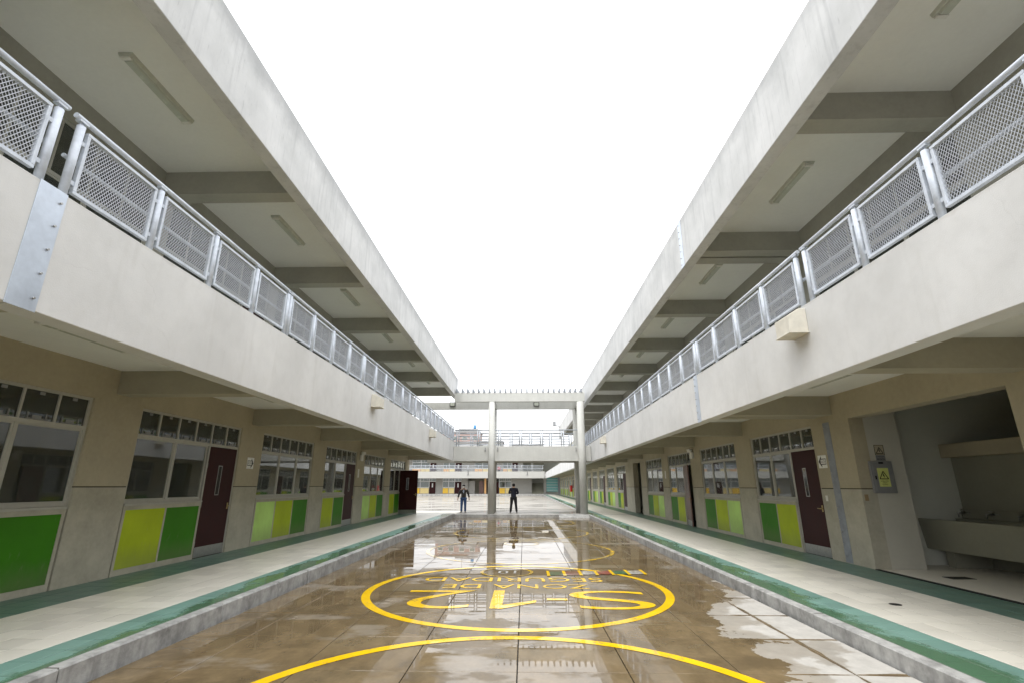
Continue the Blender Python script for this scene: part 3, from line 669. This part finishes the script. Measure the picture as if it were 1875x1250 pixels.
def bridge_rail(y, x0, x1, zp, label):
    T = thing('bridge_railing', ((x0 + x1) / 2, y, zp), label, 'railing')
    link('top_rail', MB().tube((x0, y, zp + .97), (x1, y, zp + .97), .038).mesh('top_rail', 'bridge_rail_paint'), T)
    xs_ = []; x = x0 + .12
    while x < x1 - .1: xs_.append(x); x += 1.27
    pm = cached(('bpost',), lambda: MB().tube((0, 0, 0), (0, 0, .95), .036, n=10).mesh('post', 'bridge_rail_paint'))
    for a in xs_:
        link('post', pm, T, (a, y, zp)); link('post', pm, T, (a + .13, y, zp))
    for a, b in zip(xs_[:-1], xs_[1:]):
        for z in (.10, .27, .44, .61, .78): link('bar', cached(('bar', round(b - a, 3)), lambda: MB().tube((0, 0, 0), (b - a - .19, 0, 0), .024, n=8).mesh('bar', 'bridge_rail_paint')), T, (a + .16, y, zp + z))
bridge_rail(30.19, -4.2, 3.3, 3.80, 'front pipe railing of the footbridge'); bridge_rail(32.26, -6.1, 3.3, 3.80, 'rear pipe railing of the footbridge')
for x, lab in ((-4.68, 'black framed floodlight on the pergola beam under the left roof end'), (.83, 'black framed floodlight on the middle of the pergola beam')):
    F = thing('floodlight', (x, 32.1, 6.52), lab, 'floodlight')
    link('housing', MB().box(x - .18, x + .18, 32.04, 32.128, 6.51, 6.79).mesh('housing', 'black_rubber', .01), F); box('lens', F, x - .145, x + .145, 32.03, 32.0398, 6.545, 6.755, 'lamp_glass', .003)
for y_, z_, lab in ((38.5, 8.02, 'small floodlight on a bracket at the far right roof edge, nearer one'), (54.5, 8.02, 'small floodlight on a bracket at the far right roof edge, farther one')):
    F = thing('roof_floodlight', (3.9, y_, z_), lab, 'floodlight')
    link('arm', MB().tube((3.98, y_, z_ - .3), (3.45, y_, z_ - .1), .04).mesh('arm', 'cabinet_grey'), F); link('head', MB().box(3.2, 3.5, y_ - .25, y_ + .25, z_ - .2, z_ + .28).mesh('head', 'cabinet_grey', .03), F)

# ------------------------------------------------------------------ lights, spouts, speakers, signs
def tube_light(side, u, y, z, label, group):
    T = thing('ceiling_light', (side * u, y, z), label, 'light', group)
    link('housing', cached(('lh',), lambda: MB().prism([(-.11, 0), (-.085, -.055), (.085, -.055), (.11, 0)], -.70, .70).mesh('housing', 'fixture_grey', .003)), T, (side * u, y, z - .0005))
    link('diffuser', cached(('ld',), lambda: MB().prism([(-.07, -.056), (-.05, -.085), (.05, -.085), (.07, -.056)], -.62, .62).mesh('diffuser', 'lamp_glass', .003)), T, (side * u, y, z - .0005))
    for e in (-.66, .66): box('end_cap', T, side * u - .078, side * u + .078, y + e - .03, y + e + .03, z - .088, z - .056, 'white_plastic', .006)
for k in range(6): tube_light(-1, 5.72, 6.2 + P4 * k, 7.5, 'fluorescent ceiling light under the left roof, %s from the camera' % ORD[k], 'left roof lights')
for k, y in enumerate([4.45, 8.9, 13.4, 17.8, 22.2, 26.6]): tube_light(1, 5.5, y, 7.46, 'fluorescent ceiling light under the right roof, %s from the camera' % ORD[k], 'right roof lights')
for k in range(3): tube_light(-1, 5.8, 6.15 + P4 * k, 3.45, 'fluorescent ceiling light under the left gallery floor, %s from the camera' % ORD[k], 'left gallery underside lights')
for k in range(2): tube_light(1, 5.58, 8.97 + 4.43 * k, 3.41, 'fluorescent ceiling light under the right gallery floor, %s from the camera' % ORD[k], 'right gallery underside lights')
def spout(side, u, y, z, label):
    T = thing('rain_spout', (side * u, y, z), label, 'spout', None)
    s = side
    link('hood', MB().prism([(0, -.17), (0, .17), (-s * .10, .17), (-s * .26, .07), (-s * .26, -.17)], -.19, .19).mesh('hood', 'cream_concrete', .006), T, (s * u - s * .001, y, z))
    box('base_plate', T, s * (u - .275), s * (u - .001), y - .205, y + .205, z - .190, z - .171, 'cream_concrete', .004)
    link('pipe', MB().tube((0, .19, 0), (0, .25, 0), .045, n=14).tube((0, .25, .0), (0, .30, -.05), .04, n=12).mesh('pipe', 'cabinet_grey'), T, (s * (u - .13), y, z - .0))
spout(1, 4.0, 6.85, 3.74, 'cream rain spout box on the right parapet, nearest to the camera'); spout(1, 4.0, 24.6, 3.69, 'cream rain spout box on the right parapet near the footbridge')
spout(-1, 4.25, 13.7, 3.80, 'cream rain spout box on the left parapet, nearer of the two'); spout(-1, 4.25, 22.4, 3.80, 'cream rain spout box on the left parapet, farther of the two')
def wall_lamp(side, u, y, z, label):
    T = thing('emergency_lamp', (side * u, y, z), label, 'lamp')
    box('battery_box', T, side * (u - .09), side * (u - .001), y - .14, y + .14, z - .2, z + .06, 'white_plastic', .012)
    for d in (-.09, .09): link('lamp_head', MB().tube((0, 0, 0), (-side * .11, 0, -.03), .055, .075, n=14).mesh('lamp_head', 'white_plastic'), T, (side * (u - .05), y + d, z + .14))
    link('stem', MB().box(-.02, .02, -.10, .10, .06, .09).mesh('stem', 'cabinet_grey'), T, (side * (u - .05), y, z))
wall_lamp(-1, 7.10, 21.75, 2.75, 'white twin-head emergency lamp on the left wall above a maroon door'); wall_lamp(1, 6.75, 20.35, 2.75, 'white twin-head emergency lamp on the right wall above the worn door')
def exit_sign(side, u, y, z, label, flip):
    T = thing('exit_sign', (side * u, y, z), label, 'sign')
    box('plate', T, side * (u - .004), side * (u - .001), y - .16, y + .16, z - .14, z + .14, 'paper_white')
    # arrow outline along y; sgn = direction of the tip
    m = MB(); sg = 1
    ar = [(-.14, -.065), (.03, -.065), (.03, -.125), (.145, 0), (.03, .125), (.03, .065), (-.14, .065)]
    m.prism(ar, 0, .0012, 'x'); o = link('arrow', m.mesh('arrow', 'sign_black'), T, (side * (u - .0055), y, z)); o.scale.y = sg
    box('arrow_field', T, side * (u - .0068), side * (u - .0058), y - .128, y + .06, z - .048, z + .048, 'paper_white')
    me = text_mesh('SALIDA', 'sign_black', -.085, .085, -.03, .03)
    l = link('lettering', me, T, (side * (u - .0074), y - .035, z)); l.rotation_euler = (R(90), 0, R(90) if side < 0 else R(-90))
exit_sign(-1, 7.10, 12.95, 2.07, 'white exit sign with black arrow on the left wall between door and windows', False)
exit_sign(1, 6.75, 11.60, 2.03, 'white exit sign with black arrow on the right wall beside the maroon door', True)
for side, u, y, lab in ((-1, 7.10, 21.62, 'white room number plate on the left wall beside a maroon door'), (1, 6.75, 24.5, 'white room number plate on the right wall beside the green panels')):
    tag(box('number_plate', None, side * (u - .006), side * (u - .001), y - .09, y + .09, 1.85, 2.20, 'white_plastic', .002), lab, 'sign')
tag(box('light_switch', None, 6.738, 6.749, 11.62, 11.70, 1.18, 1.30, 'white_plastic', .003), 'white light switch on the right wall beside the maroon door', 'switch')
tag(link('drain_cover', MB().tube((0, 0, 0), (0, 0, .004), .075, n=24).mesh('drain_cover', 'sign_black'), None, (5.02, 7.52, ZR + .0005)), 'round dark drain cover in the cream tiles on the right', 'drain')

# ------------------------------------------------------------------ painted markings on the courtyard
def ring(r0, r1, n=128):
    v = []; f = []
    for i in range(n):
        a = 2 * math.pi * i / n; v += [(r0 * math.cos(a), r0 * math.sin(a), 0), (r1 * math.cos(a), r1 * math.sin(a), 0)]
    for i in range(n): j = (i + 1) % n; f.append((2*i, 2*i+1, 2*j+1, 2*j))
    me = bpy.data.meshes.new('ring'); me.from_pydata(v, [], f); return me
PZ = CZ + .004
rm = finish(ring(2.44, 2.575), 'paint_yellow'); rw_ = finish(ring(2.46, 2.565), 'paint_yellow_worn')
for k, y in enumerate((3.97, 9.29, 14.65, 20.0, 25.3)):
    tag(link('painted_circle', rm if k < 2 else rw_, None, (-.13, y, PZ)), 'yellow circle painted on the wet courtyard, %s from the camera' % ORD[k], 'marking', 'yellow painted circles')
for k, (x, y) in enumerate(((-.37, 11.02), (-.1, 16.3))):
    tag(link('painted_small_circle', finish(ring(.48, .545, 64), 'paint_yellow_worn'), None, (x, y, PZ + .002)), ('small yellow circle around white digits on the courtyard', 'small faint yellow circle farther out on the courtyard')[k], 'marking')
for txt, a, lab, mat in (('ZONA DE', (-1.45, 1.13, 9.36, 9.72), 'yellow words ZONA DE painted upside down on the courtyard', 'paint_yellow'),
                         ('SEGURIDAD', (-1.89, 1.45, 10.0, 10.40), 'yellow word SEGURIDAD painted upside down on the courtyard', 'paint_yellow'), ('10', (-.55, -.18, 10.86, 11.2), 'white digits 10 painted inside the small yellow circle', 'paint_white')):
    tag(link('painted_lettering', text_mesh(txt, mat, *a, rot180=True), None, (0, 0, PZ)), lab, 'marking')
SN = thing('painted_lettering', (0, 8.5, PZ), 'large yellow S-12 painted upside down in the big circle', 'marking')
link('letter_s', text_mesh('S', 'paint_yellow', .72, 1.96, 7.88, 9.18, rot180=True, offset=-.012), SN, (0, 0, PZ)); link('digit_two', text_mesh('2', 'paint_yellow', -1.93, -.80, 7.88, 9.18, rot180=True, offset=-.012), SN, (0, 0, PZ))
def flat(name, pts):
    me = bpy.data.meshes.new(name); me.from_pydata([(x, y, 0) for x, y in pts], [], [tuple(range(len(pts)))]); finish(me, 'paint_yellow'); link(name, me, SN, (0, 0, PZ))
flat('dash', [(.34, 8.45), (.66, 8.45), (.66, 8.58), (.34, 8.58)])
flat('digit_one', [(-.52, 9.18), (-.52, 7.88), (-.34, 7.88), (.17, 8.30), (.17, 8.45), (-.34, 8.12), (-.34, 9.18)])
LD = thing('painted_ladder', (1.45, 10.85, PZ), 'row of red, green and white painted cells with yellow lines on the courtyard', 'marking')
cm = ['paint_green', 'paint_red', 'paint_white', 'paint_red', 'paint_green', 'paint_white']
def quad(name, parent, pts, mat, z):
    me = bpy.data.meshes.new(name); me.from_pydata([(x, y, 0) for x, y in pts], [], [(0, 1, 2, 3)]); finish(me, mat); return link(name, me, parent, (0, 0, z))
for i in range(6):
    a = .47 + i * .325; b = a + .325; ya, yb = 10.66 + i * .035, 10.66 + (i + 1) * .035
    quad('cell', LD, [(a + .03, ya), (b - .03, yb), (b - .03, yb + .40), (a + .03, ya + .40)], cm[i], PZ + .004)
for i in range(7):
    a = .47 + i * .325; ya = 10.66 + i * .035
    quad('line', LD, [(a - .03, ya - .08), (a + .03, ya - .08), (a + .03, ya + .5), (a - .03, ya + .5)], 'paint_yellow', PZ + .006)

# ------------------------------------------------------------------ far building across the plaza
FB = thing('far_school_block', (-8, 97, -.3), 'two-storey school block across the plaza with yellow panels and maroon doors', 'building')
FY = 100.0; FX0, FX1 = -60, 4.0
def fbox(n, x0, x1, y0, y1, z0, z1, m, parent=None): return box(n, parent or FB, x0, x1, y0, y1, z0, z1, m)
fbox('walkway', -60, 12, 97, FY, -.6, .07, 'kerb_concrete')
fbox('parapet', FX0, FX1 - .1, 96.9, 97.2, 2.95, 4.2, 'far_fascia'); fbox('floor_slab', FX0, 12, 97.2, 108, 3.45, 3.7, 'ceiling_paint')
fbox('roof', FX0, 12, 96.8, 108, 7.2, 8.0, 'far_paint')
fbox('rear_wall', FX0, 12, 108, 108.3, -.3, 7.2, 'room_wall')
def fbay(x0, x1, door, zb, pan, dm='door_maroon'):
    """windows from x0 to x1; door=(a,b) or None"""
    z = zb + .08
    w = fbox('window', x0, x1, FY - .02, FY + .04, z + 1.12, z + 1.24, 'frame_white')
    m = MB().box(x0, x1, FY - .02, FY + .04, z + 2.25, z + 2.37); xe = door[1] if door else x1
    m = MB().box(x0, xe, FY - .021, FY + .041, z + 2.25, z + 2.37).box(x0, xe, FY - .02, FY + .04, z + 2.84, z + 2.94)
    n = 2
    for i in range(n + 1): xx = x0 + (x1 - x0) * i / n; m.box(xx - .06, xx + .06, FY - .019, FY + .039, z + 1.24, z + 2.84)
    for i in range(7): xx = x0 + (xe - x0) * i / 6; m.box(xx - .03, xx + .03, FY - .018, FY + .038, z + 2.37, z + 2.84)
    link('window_frame', m.mesh('window_frame', 'frame_white'), w)
    for i in range(n): fbox('pane', x0 + (x1 - x0) * i / n + .06, x0 + (x1 - x0) * (i + 1) / n - .06, FY, FY + .02, z + 1.24, z + 2.25, 'glass', w)
    fbox('pane', x0 + .05, xe - .05, FY + .001, FY + .019, z + 2.38, z + 2.83, 'glass', w)
    fbox('breast_wall', x0, x1, FY + .0, FY + .15, z, z + 1.12, 'far_paint')
    for i in range(2): fbox('panel', x0 + (x1 - x0) * i / 2 + .06, x0 + (x1 - x0) * (i + 1) / 2 - .06, FY - .02, FY - .001, z + .06, z + 1.05, pan[i])
    if door:
        d = fbox('door', door[0] + .05, door[1] - .05, FY + .0, FY + .05, z, z + 2.24, dm); xm = (door[0] + door[1]) / 2
        fbox('vision_panel', xm - .12, xm + .12, FY - .01, FY - .001, z + 1.2, z + 1.95, 'frame_white', d)
yel = ['panel_yellow', 'panel_pale_yellow']
prev = FX0
spans = [(-43.5, -39.9, -38.7), (-35.8, -32.2, -31.0), (-28.2, -24.6, -23.4), (-22.2, -18.65, -17.35), (-16.0, -13.65, -12.3)]
for (a, b, d) in spans:
    fbox('pier', prev, a, FY - .05, FY + .3, .07, 2.96, 'far_paint'); fbay(a, b, (b, d), 0, yel); prev = d
fbox('pier', prev, -11.05, FY - .05, FY + .3, .07, 2.96, 'far_paint')
fbox('recess_wall', -11.05, -5.5, FY + 2.0, FY + 2.2, .07, 3.4, 'plaster_grey'); 
for a, b, m in ((-11.0, -9.7, 'far_paint'), (-8.85, -8.0, 'door_worn'), (-7.3, -6.6, 'door_maroon'), (-6.5, -5.5, 'far_paint')): fbox('screen_wall', a, b, FY + .3, FY + .45, .07, 2.5, m)
fbox('post', -7.8, -7.45, FY - .1, FY + .2, .07, 3.4, 'panel_orange')
fbay(-4.9, -2.55, None, 0, yel); fbox('door', -5.45, -4.95, FY, FY + .05, .07, 2.3, 'door_maroon')
fbox('pier', -2.55, 1.45, FY - .05, FY + .3, .07, 2.96, 'far_paint')
for i in range(12): fbox('stair_tread', 1.5, 3.75, FY + .2 + i * .28, FY + .2 + (i + 1) * .28, .07, .07 + .17 * (i + 1), 'niche_wall')
fbox('pier', 3.8, 4.3, FY - .05, FY + .3, .07, 3.44, 'far_paint'); fbox('pier', 1.42, 1.5, FY - .05, FY + 4, .071, 3.44, 'far_paint')
SH = fbox('shutter', 4.32, 6.55, FY + .1, FY + .2, .5, 3.0, 'teal_shutter')
for i in range(8): fbox('shutter_slat', 4.34, 6.5, FY + .06, FY + .0995, .62 + i * .3, .72 + i * .3, 'frame_white', SH)
fbox('pier', 6.6, 7.4, FY - .05, FY + .3, .07, 3.44, 'cabinet_grey')
fbox('wall_beam', FX0, 4.0, FY - .04, FY + .3, 2.96, 3.45, 'far_paint')
prev = FX0
for (a, b, d) in spans + [(-9.8, -6.6, -5.4), (-4.2, -2.4, -1.2)]:
    fbox('pier', prev, a, FY - .05, FY + .3, 3.7, 6.7, 'far_paint'); fbay(a, b, (b, d), 3.62, ['panel_orange', 'panel_pale_yellow']); prev = d
fbox('pier', prev, -.2, FY - .05, FY + .3, 3.7, 6.7, 'far_paint'); fbox('pier', 1.4, 1.8, FY - .05, FY + .3, 3.7, 6.7, 'far_paint'); fbox('wall_beam', FX0, 4.0, FY - .04, FY + .3, 6.7, 7.2, 'far_paint')
fbox('recess_wall', -.2, 4.0, FY + 3, FY + 3.2, 3.7, 7.2, 'niche_wall')
FR = thing('far_gallery_railing', (-8, 97.05, 4.2), 'thin pale railing along the upper gallery of the far block', 'railing')
link('rails', MB().tube((-40, 97.05, 5.3), (3.8, 97.05, 5.3), .035).tube((-40, 97.05, 4.75), (3.8, 97.05, 4.75), .02).mesh('rails', 'rail_paint'), FR)
for i in range(22): link('post', cached(('fpost',), lambda: MB().tube((0, 0, 0), (0, 0, 1.1), .035).mesh('post', 'rail_paint')), FR, (-39.5 + i * 2.05, 97.05, 4.2))
fi = cached(('finf',), lambda: (lambda m: ([m.box(-.9, .9, -.01, .01, .12 + j * .16, .15 + j * .16) for j in range(6)], m)[1])(MB()).mesh('bars', 'rail_paint'))
for i in range(21): link('bars', fi, FR, (-38.47 + i * 2.05, 97.05, 4.2))
tag(box('gallery_lamp', None, 3.2, 4.4, 96.4, 96.88, 5.9, 6.3, 'cream_concrete', .03), 'cream box lamp at the right end of the far gallery', 'lamp')
for x in (-10.7, .6):
    S = thing('pipe_spout', (x, 96.85, 3.6), ('thin rain pipe on the far parapet behind the masked man', 'thin rain pipe on the far parapet near its right end')[x > 0], 'pipe')
    link('pipe', MB().tube((x, 96.85, 3.55), (x, 96.85, 5.3), .05).tube((x - .15, 96.85, 3.6), (x + .15, 96.85, 3.6), .05).mesh('pipe', 'cabinet_grey'), S)
# fire extinguisher box on the right corridor wall
tag(box('extinguisher_box', None, 6.45, 6.74, 72.0, 73.0, .75, 1.6, 'fire_red', .02), 'red fire extinguisher box far down the right corridor', 'extinguisher')

# ------------------------------------------------------------------ houses beyond
def house(name, x0, x1, y0, y1, h, mat, label, nx, nz, roofmat='house_grey', zb=9.0):
    H = thing(name, ((x0 + x1) / 2, y0, -.3), label, 'house')
    box('wall', H, x0, x1, y0, y1, -.3, h, mat); box('roof', H, x0 - .2, x1 + .2, y0 - .2, y1 + .2, h, h + .35, roofmat)
    for i in range(nx):
        for j in range(nz):
            w = (x1 - x0) / nx; xa = x0 + w * (i + .25); z = h - 2.3 - j * 2.9
            f = box('window', H, xa, xa + w * .5, y0 - .05, y0 - .002, z, z + 1.3, 'frame_white'); box('pane', f, xa + .1, xa + w * .5 - .1, y0 - .08, y0 - .051, z + .1, z + 1.2, 'glass')
    return H
h1 = house('brick_house', -25.5, -13.3, 150, 158, 17.0, 'brick_house', 'tall reddish brick house beyond the far block on the left', 4, 3)
box('roof_shelter', h1, -19.8, -14.0, 150.5, 156, 17.4, 18.2, 'house_grey'); 
TK = thing('water_tank', (-15.0, 151.5, 18.2), 'small blue water tank on top of the brick house', 'tank')
link('tank_body', MB().tube((0, 0, 0), (0, 0, .9), .45, n=16).tube((0, 0, .9), (0, 0, 1.2), .45, .2, n=16).mesh('tank_body', 'tank_blue'), TK, (-15.0, 151.5, 18.2))
tag(link('antenna', MB().tube((0, 0, 0), (0, 0, 3.2), .05).tube((-.4, 0, 2.6), (.4, 0, 2.6), .03).mesh('antenna', 'cabinet_grey'), None, (-17.9, 151, 18.2)), 'thin antenna mast on the brick house', 'antenna')
house('white_house', -22, -12.5, 135, 143, 12.6, 'house_white', 'low white house in front of the brick house', 4, 2)
house('grey_house', -12.3, -6.0, 140, 148, 13.4, 'house_grey', 'grey concrete house left of the front bridge column', 2, 2)
house('pale_house', -3.5, 5.5, 145, 152, 12.9, 'house_white', 'pale house seen through the bridge railing on the right', 4, 1)
for k in range(3):
    cb = MB(); pts = [(-60 + i * 10, 118, 13.6 + k * 1.5 - 1.2 * math.sin(math.pi * i / 12)) for i in range(13)]
    for a, b in zip(pts[:-1], pts[1:]): cb.tube(a, b, .025, n=5)
    tag(link('overhead_cable', cb.mesh('overhead_cable', 'cabinet_grey')), 'thin overhead cable beyond the footbridge, %s one up' % ('lowest', 'middle', 'highest')[k], 'cable')

# ------------------------------------------------------------------ people
def skin_mesh(name, verts, edges, mat, parent, root=0, sub=2, loc=(0, 0, 0)):
    """verts: list of (x,y,z,rx[,ry])"""
    me = bpy.data.meshes.new(name); me.from_pydata([v[:3] for v in verts], edges, []); finish(me, mat)
    o = bpy.data.objects.new(name, me); COL.objects.link(o)
    if parent is not None: o.parent = parent
    o.location = loc
    me2 = o.data
    md = o.modifiers.new('skin', 'SKIN'); md.use_smooth_shade = True
    sv = me2.skin_vertices[0].data if me2.skin_vertices else None
    if sv is None:
        return o
    for i, v in enumerate(verts):
        sv[i].radius = (v[3], v[4] if len(v) > 4 else v[3]); sv[i].use_root = (i == root)
    s = o.modifiers.new('sub', 'SUBSURF'); s.levels = sub; s.render_levels = sub
    return o
def ell(name, c, r, mat, parent, n=16):
    bm = bmesh.new(); bmesh.ops.create_uvsphere(bm, u_segments=n, v_segments=n // 2 + 2, radius=1)
    me = bpy.data.meshes.new(name)
    for v in bm.verts: v.co = Vector((v.co.x * r[0], v.co.y * r[1], v.co.z * r[2]))
    bm.to_mesh(me); bm.free(); finish(me, mat, True)
    o = bpy.data.objects.new(name, me); COL.objects.link(o); o.parent = parent; o.location = c; return o
def person(loc, rotz, label, top, legs_m, pose, mask, H=1.62, shirt=None, shoes='shoe_dark', spread=0.0):
    """built facing -y at local origin, feet on z=0, for height 1.70 then scaled"""
    T = thing('person', loc, label, 'person'); T.rotation_euler = (0, 0, rotz); k = H / 1.70; T.scale = (k * 1.12, k * 1.08, k)
    V = [(0, 0, .93, .10, .075), (0, 0, 1.10, .10, .075), (0, -.005, 1.28, .12, .085), (0, 0, 1.40, .10, .07), (0, 0, 1.48, .055, .055), (0, -.012, 1.56, .068, .078), (0, -.012, 1.635, .074, .088)]
    E = [(0, 1), (1, 2), (2, 3), (3, 4), (4, 5), (5, 6)]
    arms = {}
    for s in (-1, 1):
        b = len(V)
        if pose == 'down':
            A = [(s * .175, .01, 1.385, .062), (s * .265, .03, 1.13, .045), (s * .315, -.03, .91, .033), (s * .325, -.05, .83, .036, .022), (s * .322, -.06, .77, .034, .018)]
        else:
            A = [(s * .175, .0, 1.385, .062), (s * .245, -.02, 1.13, .046), (s * .10, -.20, 1.14 + .03 * s, .035), (-s * .02, -.21, 1.16 + .03 * s, .034, .022), (-s * .07, -.205, 1.165 + .03 * s, .032, .018)]
        V += A; E += [(3, b), (b, b + 1), (b + 1, b + 2), (b + 2, b + 3), (b + 3, b + 4)]; arms[s] = A
        # fingers and thumb
        tip = Vector(A[4][:3]); d = (tip - Vector(A[3][:3])).normalized(); side = Vector((0, 1, 0)) if pose == 'down' else Vector((0, 0, 1))
        for j in range(4):
            f = len(V); base = tip + side * (-.024 + .016 * j); ln = (.052, .064, .06, .045)[j]
            m1 = base + d * ln * .55; m2 = base + d * ln + Vector((-s * .012, 0, 0))
            V += [(*m1, .0085), (*m2, .007)]; E += [(b + 4, f), (f, f + 1)]
        f = len(V); m1 = Vector(A[3][:3]) + side * -.035 + d * .02; m2 = m1 + d * .035 - side * .006
        V += [(*m1, .010), (*m2, .008)]; E += [(b + 3, f), (f, f + 1)]
    legs = {}
    for s in (-1, 1):
        b = len(V); L = [(s * .09, .0, .88, .085, .09), (s * (.10 + spread * .4), -.01, .50, .058), (s * (.105 + spread * .65), .01, .28, .052), (s * (.11 + spread), .02, .08, .037), (s * (.12 + spread), -.06, .035, .036, .03), (s * (.125 + spread), -.13, .028, .034, .022)]
        V += L; E += [(0, b)] + [(b + i, b + i + 1) for i in range(5)]; legs[s] = L
    skin_mesh('body', V, E, 'skin', T)
    # clothes follow the same skeleton a little outside it
    JV = [(0, 0, .86, .165, .125), (0, 0, 1.0, .155, .12), (0, 0, 1.12, .15, .115), (0, -.005, 1.28, .178, .125), (0, 0, 1.395, .14, .10), (0, .005, 1.455, .075, .072)]; JE = [(i, i + 1) for i in range(5)]
    for s in (-1, 1):
        b = len(JV); A = arms[s]; JV += [(*A[0][:3], .082), (*A[1][:3], .064), (*A[2][:3], .047)]; JE += [(4, b), (b, b + 1), (b + 1, b + 2)]
    skin_mesh('jacket', JV, JE, top, T)
    TV = [(0, 0, .94, .145, .115)]; TE = []
    for s in (-1, 1):
        b = len(TV); L = legs[s]; TV += [(L[0][0], 0, .85, .105, .11), (L[1][0], -.008, .50, .078), (L[2][0], .01, .28, .072), (L[3][0], .012, .05, .064)]; TE += [(0, b), (b, b + 1), (b + 1, b + 2), (b + 2, b + 3)]
        skin_mesh('shoe', [(L[3][0], .04, .045, .045, .04), (L[4][0], -.06, .04, .047, .038), (L[5][0] + s * .004, -.15, .032, .042, .028)], [(0, 1), (1, 2)], shoes, T)
        ell('ear', (s * .079, .0, 1.60), (.012, .024, .034), 'skin', T, 10)
        ell('eye', (s * .032, -.092, 1.618), (.012, .008, .007), 'sign_black', T, 8)
    skin_mesh('trousers', TV, TE, legs_m, T)
    hv = ell('hair', (0, .012, 1.655), (.088, .098, .070), 'hair_black', T, 20); ell('hair', (0, .035, 1.605), (.083, .072, .075), 'hair_black', T, 18)
    ell('nose', (0, -.105, 1.59), (.014, .018, .024), 'skin', T, 10); ell('mouth', (0, -.092, 1.548), (.026, .006, .006), 'red_cloth', T, 8)
    if mask: ell('face_mask', (0, -.066, 1.560), (.072, .060, .056), 'paper_white', T, 16)
    if shirt: ell('shirt_front', (0, -.098, 1.30), (.045, .035, .12), shirt, T, 14)
    return T
person((-3.77, 31.9, -.058), R(4), 'man in a dark grey jacket, blue jeans and white face mask facing the camera', 'jacket_grey', 'jeans', 'down', True, 1.64, 'shirt_blue')
person((-.66, 31.6, -.057), R(184), 'man in dark navy clothes seen from behind with folded arms', 'jacket_navy', 'trousers_black', 'fold', False, 1.70, spread=.06)
person((-4.9, 98.6, 3.70), 0, 'small figure in a red top on the upper gallery of the far block', 'red_cloth', 'trousers_black', 'down', False, 1.65)
